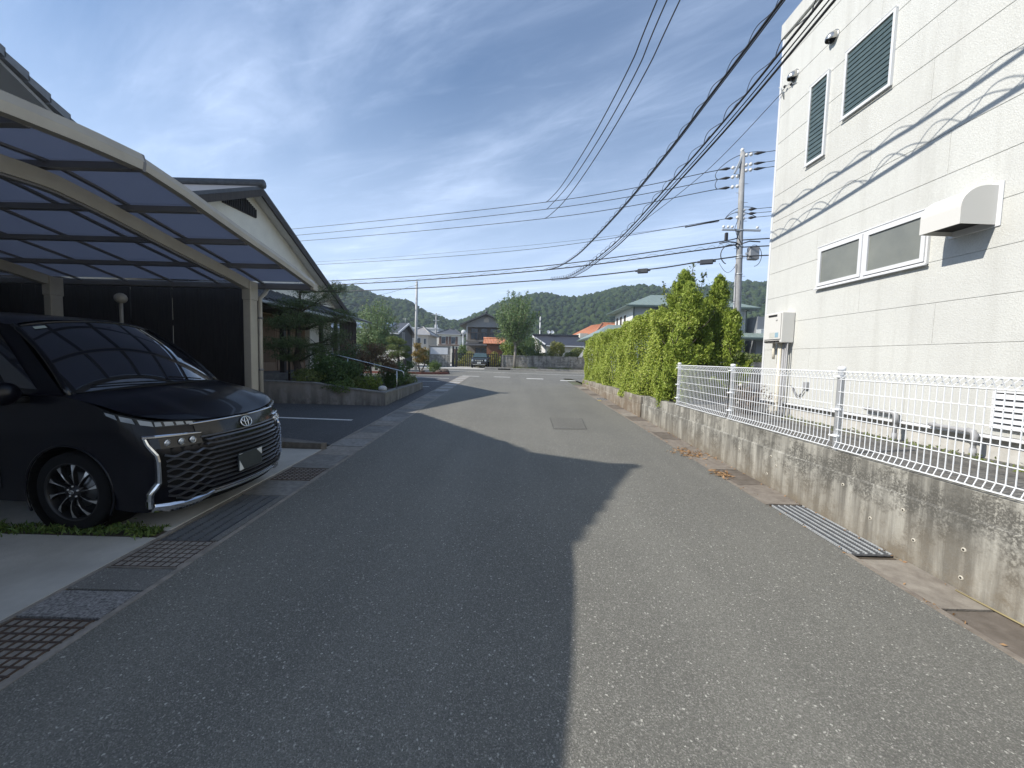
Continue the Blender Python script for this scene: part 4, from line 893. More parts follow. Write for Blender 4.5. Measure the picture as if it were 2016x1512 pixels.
for sg in (-1, 1):
    def spt(x, h): # cabin side point, h from belt 0 to roof 1
        xt = np.interp(-x, [.96, 4.6], [1.60, 4.5]); zt_ = float(np.interp(xt, [1.45, 1.8, 2.3, 3.2, 4.2, 4.6], [1.745, 1.79, 1.82, 1.83, 1.81, 1.75]))-.08; yt = float(np.interp(xt, [1.5, 2.2, 4.6], [.63, .68, .68]))
        return (x+(-xt-x)*h, sg*(.815+(yt-.815)*h+.006), zsh(x)+(zt_-zsh(x))*h)
    for (xa, xb) in ((-1.12, -1.42), (-1.48, -2.30), (-2.38, -3.35), (-3.45, -4.35)):
        b = MB(); q = [spt(xa-.04, .07), spt(xb, .07), spt(xb, .92), spt(xa-.04, .92)]; b.quad(*(q if sg < 0 else q[::-1])); b.build('side_window', M_cglass, van, local=True)
    b = MB(); b.tube([(x, sg*(.866), zsh(x)-.012) for x in np.linspace(-1.3, -4.4, 10)], .010, 6); b.build('belt_moulding', M_dchrome, van, local=True)
    b = MB(); b.sphere((-1.28, sg*.975, 1.14), .12, 14, 10, (.55, .95, .78)); mr_ = b.build('door_mirror', M_body, van, local=True)
    b = MB(); b.tube([(-1.25, sg*.83, 1.08), (-1.27, sg*.92, 1.09)], .03, 8); b.build('mirror_arm', M_mblack, mr_, local=True)
    for x in (-1.5, -2.42):
        b = MB(); b.tube([(x-.02, sg*.868, .34), (x-.02, sg*.872, .7), (x, sg*.862, 1.11)], .003, 4); b.build('door_gap', M_mblack, van, local=True)
    for x in (-2.2, -2.62):
        b = MB(); b.bbox(x-.11, x+.11, sg*.872-.012, sg*.872+.012, .925, .96, .006); b.build('door_handle', M_dchrome, van, local=True)
# front: surface point with offset d forward
def fp_(y, z, d=.012): 
    k = 1-.035*max(0, (z-.80)/.33)**2-.03*max(0, (.36-z)/.16)
    a = abs(y)
    x = xf(a) if a < .78 else float(np.interp(a, [.78, .825, .846, .856], [xf(.78), -.275, -.34, -.42]))
    return (x+lean(z)+d, y*k, z)
def strip(pl, w_, th, n=1):
    """flat-faced trim bar following front-surface points (y,z)"""
    b = MB(); P = [Vector(fp_(y, z, .012)) for y, z in pl]; vs = []
    for i, p in enumerate(P):
        t = (P[min(i+1, len(P)-1)]-P[max(i-1, 0)]).normalized(); nx = Vector((1, .35*(1 if p.y > 0 else -1)*max(0, (abs(p.y)-.5)/.3), 0)).normalized(); sd = t.cross(nx).normalized(); ww = w_[i] if hasattr(w_, '__len__') else w_
        vs += [p-sd*ww/2-nx*.02, p-sd*ww/2+nx*th*.5, p-sd*ww*.22+nx*th, p+sd*ww*.22+nx*th, p+sd*ww/2+nx*th*.5, p+sd*ww/2-nx*.02]
    fs = [(i*6+j, i*6+(j+1) % 6, i*6+6+(j+1) % 6, i*6+6+j) for i in range(len(P)-1) for j in range(6)]+[tuple(range(5, -1, -1)), tuple(range(len(vs)-6, len(vs)))]
    b.add(vs, fs); return b
# grille backing
b = MB(); vs = [fp_(y, z, .006) for z in (.225, .40, .60, .775) for y in np.linspace(-.775, .775, 25)]
b.add(vs, [(j*25+i, j*25+i+1, (j+1)*25+i+1, (j+1)*25+i) for j in range(3) for i in range(24)]); b.build('grille_backing', M_mblack, van, local=True)
nb = 12
for k in range(nb):
    z0 = .258+k*.0425; sgn_ = 1 if k % 2 else -1; ylim = .75 if .30 < z0 < .62 else (.755 if z0 >= .62 else .71)
    if z0 > .66: ylim = .47
    yy = np.linspace(-ylim, ylim, 97); pl = []
    for y in yy:
        am = .0115*np.clip((abs(y)-.37)/.14, 0, 1); pl.append((y, z0+sgn_*am*math.cos(2*math.pi*(abs(y)-.36)/.138)))
    b = MB(); b.tube([fp_(y, z, .020) for y, z in pl], 1, prof=[(-.010, -.008), (.012, -.008), (.018, .001), (.006, .008), (-.010, .007)], smooth=False); b.build('grille_bar', M_dchrome, van, local=True)
# upper black panel, chrome line, emblem
b = MB(); vs = [fp_(y, z, .008) for z in (.755, .79, .83, .866) for y in np.linspace(-.52, .52, 21)]
b.add(vs, [(j*21+i, j*21+i+1, (j+1)*21+i+1, (j+1)*21+i) for j in range(3) for i in range(20)], True); b.build('nose_panel', M_gblack, van, local=True)
strip([(y, .871) for y in np.linspace(-.56, .56, 23)], .014, .014).build('chrome_line', M_chrome, van, local=True)
strip([(y, .750) for y in np.linspace(-.50, .50, 21)], .012, .012).build('grille_top_line', M_dchrome, van, local=True)
def ring(mb, cy, cz, ry, rz, t, d=.02, n=28):
    mb.tube([fp_(cy+ry*math.cos(a), cz+rz*math.sin(a), d) for a in np.linspace(0, 2*math.pi, n)], t, 6, cap=False)
for (cz, ry, rz, t_) in ((.806, .074, .047, .0055), (.804, .0215, .045, .0042), (.828, .052, .022, .0042)):
    b = MB(); ring(b, 0, cz, ry, rz, t_); o = b.build('emblem_ring', M_chrome, van, local=True)
# chrome surrounds either side
for sg in (-1, 1):
    strip([(sg*y, z) for y, z in ((.50, .792), (.60, .797), (.70, .80), (.78, .80), (.828, .80))], [.016, .022, .026, .028, .028], .022).build('lamp_brow', M_chrome, van, local=True)
    strip([(sg*y, z) for y, z in ((.822, .79), (.818, .745), (.805, .70), (.79, .655), (.786, .60), (.786, .50), (.787, .42), (.805, .375), (.822, .335), (.824, .28), (.818, .215))], [.026, .030, .032, .032, .029, .029, .032, .038, .044, .05, .055], .03).build('chrome_upright', M_chrome, van, local=True)
    strip([(sg*y, z) for y, z in ((.812, .205), (.74, .195), (.66, .197), (.56, .205), (.48, .222), (.43, .243))], [.065, .075, .072, .066, .05, .035], .03).build('chrome_skirt', M_chrome, van, local=True)
    b = MB(); vs = [fp_(sg*y, z, .010) for z in (.70, .785) for y in np.linspace(.49, .80, 9)]; fs = [(i, i+1, 9+i+1, 9+i) for i in range(8)]; b.add(vs, fs if sg > 0 else [f[::-1] for f in fs]); b.build('lamp_panel', M_gblack, van, local=True)
    for y in (.565, .645, .725):
        c = Vector(fp_(sg*y, .742, .016)); b = MB(); b.lathe([(.0001, .012), (.014, .010), (.021, .002), (.0235, -.004)], c, 'x', 16); lp = b.build('front_lamp', M_lens, van, local=True)
        b = MB(); b.lathe([(.0235, -.004), (.0275, .006), (.0295, -.004)], c, 'x', 16); b.build('lamp_bezel', M_chrome, lp, local=True)
    # slim headlight wrapping back along the shoulder
    hp = []
    for t in np.linspace(0, 1, 25):
        y = .50+.28*min(1, t*1.75); 
        if t < .571: p = np.array(fp_(sg*y, .90, .010)); p[2] = .895+.035*t
        else:
            x = -.235-(t-.571)/.429*.36; p = np.array((x, sg*(ysh(x)+.004), zsh(x)-.035)); 
        p[2] -= .018; hp.append(p)
    # blend
    hp = np.array(hp); 
    for _ in range(3): hp[1:-1] = (hp[:-2]+2*hp[1:-1]+hp[2:])/4
    hw = np.interp(np.linspace(0, 1, 25), [0, .15, .5, .8, 1], [.03, .045, .066, .075, .03])
    vs = []
    for i in range(25):
        n_ = np.array((1, sg*np.interp(i/24, [0, .5, .8], [.1, .7, 3]), .35)); n_ /= np.linalg.norm(n_); vs += [tuple(hp[i]-n_*.02+np.array((0, 0, hw[i]*.5))), tuple(hp[i]+n_*.010+np.array((0, 0, hw[i]*.42))), tuple(hp[i]+n_*.014-np.array((0, 0, hw[i]*.42))), tuple(hp[i]-n_*.02-np.array((0, 0, hw[i]*.5)))]
    b = MB(); fs = [(i*4+j, i*4+j+1, i*4+5+j, i*4+4+j) for i in range(24) for j in range(3)]; b.add(vs, fs if sg < 0 else [f[::-1] for f in fs]); hl = b.build('headlight', M_lampd, van, local=True)
    for k in range(7):
        i0 = 1+k*3.25; b = MB(); pts = []
        for (fi, fz) in ((i0, -.28), (i0+2.5, -.28), (i0+2.9, .26), (i0+.5, .26)):
            i = int(min(fi, 23)); fr_ = min(fi, 23.9)-i; p = hp[i]*(1-fr_)+hp[min(i+1, 24)]*fr_; n_ = np.array((1, sg*np.interp(fi/24, [0, .5, .8], [.1, .7, 3]), .35)); n_ /= np.linalg.norm(n_); pts.append(tuple(p+n_*.017+np.array((0, 0, hw[i]*fz))))
        b.quad(*(pts if sg > 0 else pts[::-1])); b.prism(pts, tuple(np.array((.006, sg*.004, .002)))); b.build('lamp_cell', M_lens, hl, local=True)
strip([(y, .232) for y in np.linspace(-.44, .44, 17)], .03, .04).build('chrome_lip', M_chrome, van, local=True)
b = MB(); vs = [fp_(y, z, .004) for z in (.165, .215) for y in np.linspace(-.78, .78, 17)]; b.add(vs, [(i, i+1, 17+i+1, 17+i) for i in range(16)]); b.build('lower_valance', M_mblack, van, local=True)
# number plate, dark with two pale corners
b = MB(); xp = .052; b.bbox(xp-.014, xp, -.215, .115, .365, .53, .003); pl_ = b.build('number_plate', pm('plate_dim', (.05, .058, .056), (.035, .04, .04), 4, .25), van, local=True)
M_plw2 = pm('plate_white', (.62, .64, .62), rough=.4)
for tri in ([(-.213, .368), (-.155, .374), (-.210, .470)], [(.113, .528), (.035, .522), (.110, .455)], [(-.213, .528), (-.17, .528), (-.17, .524), (-.213, .524)]):
    b = MB(); b.prism([(xp+.001, y, z) for y, z in tri], (.0015, 0, 0)); b.build('plate_corner', M_plw2, pl_, local=True)
# wheels
for ax in (AX, AXR):
    for sg in (-1, 1):
        yc = sg*.745
        b = MB(); b.lathe([(.235, -.095), (.300, -.10), (.322, -.085), (.328, -.05), (.328, .05), (.322, .085), (.300, .10), (.240, .098)], (ax, yc, RW), 'y', 44); tw = b.build('wheel', M_rub, van, local=True)
        b = MB(); b.lathe([(.245, sg*.095), (.236, sg*.100), (.228, sg*.085), (.222, sg*.02), (.222, -sg*.09)], (ax, yc, RW), 'y', 44); b.build('rim', M_rimd, tw, local=True)
        b = MB(); b.lathe([(.0001, sg*.02), (.222, sg*.02)], (ax, yc, RW), 'y', 44); b.build('rim_back', M_mblack, tw, local=True)
        b = MB(); b.lathe([(.0001, sg*.03), (.145, sg*.03), (.15, sg*.02)], (ax, yc, RW), 'y', 30); b.build('brake_disc', pm('disc_steel', (.10, .10, .10), rough=.35, metal=.8) if 'disc_steel' not in MATS else MATS['disc_steel'], tw, local=True)
        for k in range(10):
            a0 = 2*math.pi*k/10+.12
            def pol(r_, a): return (ax+r_*math.cos(a0+a), yc+sg*(.092-.02*((r_-.14)/.09)**2), RW+r_*math.sin(a0+a))
            outl = [(.055, -.10), (.11, -.02), (.17, .03), (.226, .03), (.229, .25), (.20, .20), (.15, .115), (.10, .075), (.055, .16)]
            b = MB(); P = [pol(r_, a) for r_, a in outl]; b.prism(P, (0, -sg*.028, 0)); b.build('spoke', M_rimd, tw, local=True)
            outl = [(.075, .0), (.12, .030), (.175, .062), (.224, .055), (.226, .22), (.195, .165), (.15, .090), (.105, .055), (.075, .035)]
            b = MB(); P = [tuple(np.array(pol(r_, a))+np.array((0, sg*.0015, 0))) for r_, a in outl]; b.prism(P, (0, sg*.0015, 0)); b.build('spoke_face', M_rimf, tw, local=True)
        b = MB(); b.lathe([(.0001, sg*.095), (.026, sg*.094), (.031, sg*.085), (.055, sg*.078), (.06, sg*.04)], (ax, yc, RW), 'y', 20); b.build('hub', M_rimd, tw, local=True)
        b = MB(); b.tube([(ax+.02*math.cos(a), yc+sg*.097, RW+.015*math.sin(a)) for a in np.linspace(0, 6.2832, 20)], .002, 5, cap=False); b.tube([(ax+.007*math.cos(a), yc+sg*.097, RW+.014*math.sin(a)) for a in np.linspace(0, 6.2832, 16)], .0018, 5, cap=False); b.build('hub_emblem', M_rimf, tw, local=True)
        for k in range(5):
            a = 2*math.pi*k/5+.3; b = MB(); b.lathe([(.008, 0), (.008, sg*.012), (.0001, sg*.014)], (ax+.045*math.cos(a), yc+sg*.078, RW+.045*math.sin(a)), 'y', 8); b.build('lug_nut', M_rimf, tw, local=True)
# ------------------------------------------------------------------ far side of the cross street
M_kerb = pm('kerb_concrete', (.36, .35, .32), (.25, .24, .22), 5, .9, .3, 30)
M_blk = stained('old_block_wall', (.36, .35, .32), (.16, .155, .145), (.2, .18, .15), .75, 1.1, 3)
kb = thing('street_kerb', 'pale concrete kerb along the far side of the street', 'kerb', (4, 35, ZF))
x = -2.5
while x < 14:
    x2 = x+1.2
    if not (-1.45 < x+.6 < -.25): b = MB(); b.bbox(x+.006, x2-.006, 34.9+RNG.uniform(-.01, .01), 35.1, ZF-.1, ZF+.15, .015); b.build('kerb_stone', M_kerb, kb)
    x = x2
b = MB(); b.box(-1.35, -.1, 34.88, 35.1, ZF+.11, ZF+.16); b.box(-1.35, -1.28, 34.88, 35.1, ZF-.1, ZF+.11); b.box(-.17, -.1, 34.88, 35.1, ZF-.1, ZF+.11); ki = b.build('inlet_frame', M_kerb, kb)
b = MB(); b.box(-1.28, -.17, 35.0, 35.08, ZF-.05, ZF+.11); b.build('inlet_opening', M_dark, ki)
b = MB(); b.quad((-2.5, 35.1, ZF+.13), (16, 35.1, ZF+.13), (16, 36.05, ZF+.2), (-2.5, 36.05, ZF+.2)); struct('verge', b, M_gravel)
b = MB(); b.quad((-70, 34.9, ZF+.004), (-2.5, 34.9, ZF+.004), (-2.5, 60, ZF+.03), (-70, 60, ZF+.03)); struct('forecourt', b, M_conc)
bw = thing('block_garden_wall', 'long weathered grey block wall across the street', 'wall', (5, 36.1, ZF+.15))
for r_ in range(4):
    x = -.85+(0 if r_ % 2 else -.0); k = 0
    while x < 13:
        wd = .8 if not (k == 0 and r_ % 2) else .4; za_ = ZF+.12+r_*.285; b = MB(); b.bbox(x+.006, x+wd-.006, 36.0+RNG.uniform(-.01, .01), 36.14, za_+.005, za_+.28, .008); b.build('block', M_blk, bw); x += wd; k += 1
b = MB(); b.bbox(-.9, 13.05, 35.97, 36.17, ZF+1.265, ZF+1.315, .01); b.build('coping', M_blk, bw)
for x in (-.92, 1.9, 5.2, 8.4): b = MB(); b.bbox(x-.07, x+.09, 35.95, 36.19, ZF+.1, ZF+1.34, .01); b.build('pier', M_blk, bw)
# weeds at the wall foot
n = 4200; P = np.stack([RNG.uniform(-.8, 12, n), 35.25+.7*RNG.random(n), ZF+.15+.16*RNG.random(n)**2], 1); keep = np.sin(P[:, 0]*1.7)+np.sin(P[:, 0]*4.1)+RNG.normal(size=n)*.6 > .1
ws_ = leaves('weeds', P[keep], .10, L_shrub, None, .3, np.tile([0, 0, 1], (keep.sum(), 1))); ws_['kind'] = 'stuff'; tag(ws_, 'weeds along the foot of the far block wall', 'weeds')
# notice board on block pier, gate posts, picket gate
nb_ = thing('notice_board', 'white blank notice board on a dark block base beside the gate', 'notice board', (-7.45, 40, ZF)); X0, X1 = -8.5, -6.4
for r_ in range(6):
    x = X0
    while x < X1-.05: b = MB(); x2 = min(x+.42, X1); b.bbox(x+.005, x2-.005, 40, 40.2, ZF+r_*.2+.004, ZF+(r_+1)*.2-.004, .006); b.build('block', M_blk, nb_); x = x2
b = MB(); b.bbox(X0-.05, X1+.05, 39.96, 40.26, 2.66, 2.75, .01); b.build('cap', M_slabs[0], nb_)
b = MB(); frame(b, 0, 1, 0, 1, .01, 0, .01) if False else None; b.bbox(X0, X1, 40.02, 40.2, 1.785, 2.66, .01); b.build('surround', M_slabs[0], nb_)
b = MB(); b.bbox(X0+.10, X1-.22, 39.995, 40.019, 1.86, 2.56, .005); b.build('board', pm('board_white', (.66, .67, .69), (.58, .6, .62), 2, .4), nb_)
M_iron = pm('black_iron', (.02, .02, .022), rough=.5)
gt_ = thing('picket_gate', 'black iron picket gate and posts behind the dark car', 'gate', (-4, 42.8, ZF))
for x in (-6.17, -5.85): b = MB(); b.bbox(x-.09, x+.09, 40.6, 40.78, ZF, 2.75 if x < -6 else 2.7, .01); b.build('gate_post', M_iron, gt_)
for x in (-1.05, -.95+.5): b = MB(); b.bbox(x-.07, x+.07, 36.9, 37.04, ZF, 2.0, .01); b.build('gate_post', M_iron, gt_)
for x in np.arange(-6.6, -.6, .21): b = MB(); b.box(x-.04, x+.04, 42.8, 42.84, ZF+.05, ZF+1.5); b.build('picket', M_iron, gt_)
for z in (ZF+.15, ZF+1.35): b = MB(); b.box(-6.6, -.6, 42.85, 42.89, z, z+.06); b.build('rail', M_iron, gt_)
n = 6500; P = np.stack([RNG.uniform(-6.6, -.6, n), 43.2+1.2*RNG.random(n), ZF+1.75*RNG.random(n)**1.1], 1); P[:, 2] *= .75+.25*np.sin(P[:, 0]*2.3)
tw_ = leaves('tall_weeds', P, .17, L_yel, None, .3, np.tile([0, 0, 1.2], (n, 1))); tw_['kind'] = 'stuff'; tag(tw_, 'tall yellow green weeds behind the picket gate', 'weeds')
# dark compact suv
M_suvg = pm('suv_glass', (.05, .08, .085), rough=.05, spec=.8)
suv = thing('parked_suv', 'small dark suv with bright slotted grille parked at the picket gate', 'car', (-3.3, 38.6, ZF+.02))
M_suv = pm('dark_suv_paint', (.025, .028, .03), rough=.25, coat=.6)
b = MB(); prof = [(0, .32), (-.02, .55), (.03, .82), (.12, .90), (.95, 1.02), (1.55, 1.48), (1.75, 1.53), (3.2, 1.55), (3.7, 1.42), (3.9, .95), (3.92, .35)]
vs = []
for i, (yy, zz) in enumerate(prof):
    for s_ in (-1, -.86, 0, .86, 1):
        wd = .82*(1 if zz < 1.0 else 1-.30*(zz-1.0)/.55); vs.append((wd*s_, yy+(.10*abs(s_)**4 if i < 4 else 0), zz-(.05*abs(s_)**6 if zz > .8 else 0)))
n_ = len(prof); fs = [(i*5+j, (i+1)*5+j, (i+1)*5+j+1, i*5+j+1) for i in range(n_-1) for j in range(4)]
for j in (0, 4):
    for i in range(n_-1):
        k0 = len(vs); a = vs[i*5+j]; c = vs[(i+1)*5+j]; vs += [(a[0], a[1], .32), (c[0], c[1], .32)]; fs.append((i*5+j, k0, k0+1, (i+1)*5+j) if j == 0 else (i*5+j, (i+1)*5+j, k0+1, k0))
b.add(vs, [f[::-1] for f in fs]); b.build('body', M_suv, suv, local=True)
b = MB(); b.quad((-.70, .99, 1.045), (.70, .99, 1.045), (.60, 1.50, 1.44), (-.60, 1.50, 1.44)); b.v = [(p[0], p[1]-.02, p[2]+.02) for p in b.v]; b.build('windscreen', M_suvg, suv, local=True)
b = MB(); b.bbox(-.46, .46, -.035, .02, .66, .80, .01); sgr = b.build('grille', M_gblack, suv, local=True)
for i in range(5): b = MB(); b.bbox(-.40+.17*i, -.30+.17*i, -.055, -.036, .665, .79, .01); b.build('grille_slot', pm('suv_pale_chrome', (.75, .76, .72), rough=.2, metal=.7) if 'suv_pale_chrome' not in MATS else MATS['suv_pale_chrome'], sgr, local=True)
for s_ in (-1, 1):
    b = MB(); b.sphere((s_*.64, .02, .73), .105, 12, 8, (1, .5, 1)); b.build('headlight', M_lens, suv, local=True)
    b = MB(); b.bbox(s_*.93-.08, s_*.93+.08, 1.1, 1.2, .98, 1.12, .03); b.build('door_mirror', M_suv, suv, local=True)
    for yy in (.72, 3.2): b = MB(); b.lathe([(.001, -.1), (.27, -.1), (.31, -.08), (.31, .08), (.27, .1), (.001, .1)], (s_*.74, yy, .31), 'x', 20); wl = b.build('wheel', M_rub, suv, local=True)
b = MB(); b.bbox(-.18, .18, -.05, -.03, .42, .58, .005); spl = b.build('number_plate', M_plw2, suv, local=True)
b = MB(); b.box(-.12, -.03, -.054, -.051, .45, .52); b.box(.02, .1, -.054, -.051, .45, .52); b.build('plate_marks', pm('plate_grey', (.25, .27, .26), rough=.5), spl, local=True)
b = MB(); b.bbox(-.62, .62, -.03, .05, .30, .345, .01); b.build('skid_bar', MATS['suv_pale_chrome'], suv, local=True)

# ------------------------------------------------------------------ far houses
M_win = pm('far_window_glass', (.08, .10, .12), (.05, .06, .07), .8, .12, spec=.8)
M_wfr = pm('window_frame_grey', (.45, .46, .47), rough=.4)
M_wfb = pm('window_frame_bronze', (.10, .07, .05), rough=.5)
def win_y(par, x0, x1, z0, z1, y, n=2, fm=None, gm=None):
    """window in a wall facing the viewer (-Y)"""
    b = MB(); t = .05; fm = fm or M_wfr
    for (a, c, d, e) in ((x0, x1, z0, z0+t), (x0, x1, z1-t, z1), (x0, x0+t, z0+t, z1-t), (x1-t, x1, z0+t, z1-t)): b.box(a, c, y-.06, y+.02, d, e)
    for i in range(1, n): xm = x0+(x1-x0)*i/n; b.box(xm-.03, xm+.03, y-.055, y+.02, z0+t, z1-t)
    w_ = b.build('window', fm, par)
    for i in range(n): xa = x0+(x1-x0)*i/n+.04; xb = x0+(x1-x0)*(i+1)/n-.04; b = MB(); b.quad((xa, y-.02, z0+t), (xb, y-.02, z0+t), (xb, y-.02, z1-t), (xa, y-.02, z1-t)); b.build('pane', gm or M_win, w_)
    return w_
def win_x(par, y0, y1, z0, z1, x, s_=-1, fm=None, gm=None):
    b = MB(); t = .05
    for (a, c, d, e) in ((y0, y1, z0, z0+t), (y0, y1, z1-t, z1), (y0, y0+t, z0+t, z1-t), (y1-t, y1, z0+t, z1-t)): b.box(x-.06 if s_ < 0 else x-.02, x+.02 if s_ < 0 else x+.06, a, c, d, e)
    w_ = b.build('window', fm or M_wfr, par); b = MB(); q = [(x+s_*.02, y0+t, z0+t), (x+s_*.02, y1-t, z0+t), (x+s_*.02, y1-t, z1-t), (x+s_*.02, y0+t, z1-t)]
    b.quad(*(q if s_ > 0 else q[::-1])); b.build('pane', gm or M_win, w_); return w_
def corr_roof(par, p00, p10, p11, p01, nrib, mat, name='roof', amp=.035, th=.1):
    """tiled slope: p00-p10 along the eave, p01-p11 along the ridge; rolls run up the slope"""
    p00, p10, p11, p01 = map(Vector, (p00, p10, p11, p01)); n_ = (p10-p00).cross(p01-p00).normalized(); vs = []; m_ = nrib*4
    if n_.z < 0: n_ = -n_
    for i in range(m_+1):
        t = i/m_; h = amp*max(0, math.sin(2*math.pi*i/4+.6)); a = p00.lerp(p10, t)+n_*h; c = p01.lerp(p11, t)+n_*h; vs += [a, c, a-n_*th, c-n_*th]
    fs = []
    for i in range(m_): k = i*4; fs += [(k, k+4, k+5, k+1), (k+2, k+3, k+7, k+6), (k, k+2, k+6, k+4), (k+1, k+5, k+7, k+3)]
    fs += [(0, 1, 3, 2), (m_*4, m_*4+2, m_*4+3, m_*4+1)]
    b = MB(); b.add(vs, fs); return b.build(name, mat, par)
# grey gabled house with solar panels
M_gwall = pm('grey_brown_wall', (.30, .285, .26), (.26, .25, .23), 3, .8); M_gwall2 = pm('dark_grey_wall', (.11, .115, .12), (.09, .095, .10), 3, .8)
M_solar = pm('solar_panel', (.10, .12, .18), rough=.12, spec=.9, coat=.6)
g1 = thing('solar_roof_house', 'grey gabled house with solar panels left of the concrete pole', 'house', (-16, 40.5, ZF))
for s_ in (-1, 1):
    b = MB(); p = [(-26, 40.5, 4.98), (-10.75, 40.5, 4.98), (-10.75, 40.5+s_*3.7, 3.80), (-26, 40.5+s_*3.7, 3.80)]; b.prism(p, (0, 0, -.14)); rf_ = b.build('roof', M_kawara, g1)
    if s_ < 0:
        for i in range(8):
            for j in range(2):
                xa = -11.9-1.75*i-1.65; ya_ = 40.5-.35-1.35*j; yb_ = ya_-1.3; b = MB(); f_ = lambda y: 4.98-(40.5-y)*1.18/3.7+.03
                b.prism([(xa, ya_, f_(ya_)), (xa+1.65, ya_, f_(ya_)), (xa+1.65, yb_, f_(yb_)), (xa, yb_, f_(yb_))], (0, -.01, .05)); b.build('solar_panel', M_solar, rf_)
    b = MB(); b.prism([(-10.78, 40.5, 4.99), (-10.78, 40.5+s_*3.75, 3.79), (-10.78, 40.5+s_*3.75, 3.60), (-10.78, 40.5, 4.80)], (.08, 0, 0)); b.build('barge_board', M_trim, g1)
b = MB(); b.bbox(-26, -10.7, 36.70, 36.82, 3.62, 3.74, .01); b.build('eaves_gutter', M_trim, g1)
b = MB(); b.prism([(-11.2, 37.3, ZF), (-11.2, 43.7, ZF), (-11.2, 43.7, 3.72), (-11.2, 40.5, 4.82), (-11.2, 37.3, 3.72)], (-14, 0, 0)); b.build('wall', M_gwall2, g1)
win_y(g1, -13.0, -12.2, 2.2, 3.3, 37.3, 1, M_wfb); win_y(g1, -15.6, -14.0, 1.3, 3.2, 37.3, 2); win_x(g1, 39.6, 39.9, 3.0, 4.0, -11.2, 1); win_x(g1, 40.2, 40.5, 3.0, 4.0, -11.2, 1)
b = MB(); b.bbox(-13.4, -11.15, 37.24, 37.29, ZF, 2.1, .005); b.build('lower_cladding', M_gwall, g1)
b = MB(); b.tube([(-11.1, 40.5, 4.9), (-11.1, 40.5, 5.5)], .02, 6); b.tube([(-11.4, 40.5, 5.4), (-10.8, 40.5, 5.4)], .015, 6); b.build('roof_aerial', M_galv, g1)
gf = thing('garden_screen', 'beige garden screen wall in front of the solar roof house', 'wall', (-12, 35.6, ZF)); 
b = MB(); b.bbox(-12.6, -9.8, 35.5, 35.6, ZF, 2.15, .01); b.build('panel', M_plast, gf)
for z in (2.17, 2.32): b = MB(); b.bbox(-14.0, -12.62, 35.5, 35.6, z-.35, z-.22, .01); b.build('slat', M_trim, gf)
b = MB(); b.bbox(-14.0, -12.62, 35.52, 35.58, ZF, 1.75, .01); b.build('door', pm('door_brown', (.17, .13, .10), rough=.6), gf)
# pale two storey houses and flat block far left
M_beigew = pm('beige_wall', (.50, .47, .41), (.46, .43, .38), 2, .8); M_ltile = pm('light_roof_tile', (.33, .32, .31), (.24, .235, .23), 6, .5)
def hip_house(name, label, x0, x1, y0, y1, ze, zr, wallm, roofm, over=.5, wins=(), cat='house', ridge=None, fm=None):
    t = thing(name, label, cat, ((x0+x1)/2, (y0+y1)/2, ZF)); b = MB(); b.box(x0, x1, y0, y1, ZF, ze); b.build('wall', wallm, t)
    a, c, d, e = x0-over, x1+over, y0-over, y1+over; ym = (d+e)/2; hl = (e-d)/2; r0, r1 = (a+hl*.95, c-hl*.95) if ridge is None else ridge
    if r1 <= r0: r0 = r1 = (a+c)/2
    b = MB(); vs = [(a, d, ze), (c, d, ze), (c, e, ze), (a, e, ze), (r0, ym, zr), (r1, ym, zr), (a, d, ze-.12), (c, d, ze-.12), (c, e, ze-.12), (a, e, ze-.12)]
    b.add(vs, [(0, 1, 5, 4), (2, 3, 4, 5), (1, 2, 5), (3, 0, 4), (6, 9, 8, 7), (0, 6, 7, 1), (1, 7, 8, 2), (2, 8, 9, 3), (3, 9, 6, 0)]); rr = b.build('roof', roofm, t)
    for p, q in ((vs[0], vs[4]), (vs[1], vs[5]), (vs[3], vs[4]), (vs[2], vs[5]), (vs[4], vs[5])):
        if p != q: b = MB(); b.tube([(p[0], p[1], p[2]+.03), (q[0], q[1], q[2]+.05)], .09, 6); b.build('hip_ridge', roofm, rr)
    b = MB(); b.bbox(a-.02, c+.02, d-.07, d, ze-.14, ze-.02, .01); b.build('eaves_gutter', M_wfr, t)
    for (xa, xb, za_, zb_) in wins: win_y(t, xa, xb, za_, zb_, y0, 2 if xb-xa > .9 else 1, fm)
    return t
hip_house('beige_house', 'beige two storey house with pale hip ridges behind the concrete pole', -14.7, -11.9, 55, 61, 4.7, 5.9, M_beigew, M_ltile, .4, ((-14.4, -14.0, 3.3, 4.1), (-13.6, -12.9, 1.4, 4.2), (-12.5, -12.15, 3.3, 4.1), (-12.5, -12.15, 1.5, 2.3)))
hip_house('beige_wing_house', 'narrow beige house with small windows behind the solar roof', -17.3, -15.3, 56, 62, 5.0, 6.2, M_beigew, M_ltile, .4, ((-16.7, -16.3, 3.4, 4.2),))
ap = thing('flat_block', 'pale grey flat roofed block far behind the houses', 'building', (-20, 84, ZF)); b = MB(); b.box(-26, -15.2, 80, 90, ZF, 7.2); b.build('wall', pm('pale_block_wall', (.52, .53, .54), (.48, .49, .50), 2, .8), ap)
b = MB(); b.bbox(-26.1, -15.1, 79.9, 90.1, 7.2, 7.45, .02); b.build('parapet', M_trim, ap); b = MB(); b.box(-16.4, -15.9, 82, 83, 7.45, 8.3); b.build('vent_stack', M_trim, ap)
for x in (-24.5, -22.3, -20.1, -17.9):
    for z in (1.6, 4.6): win_y(ap, x, x+1.3, z, z+1.3, 80, 2)
t = hip_house('shuttered_house', 'cream house with two brown shuttered windows under a grey hip roof', -14.4, -10.2, 75, 82, 6.0, 7.1, M_plast, M_kawara, .35, (), ridge=(-12.9, -11.6))
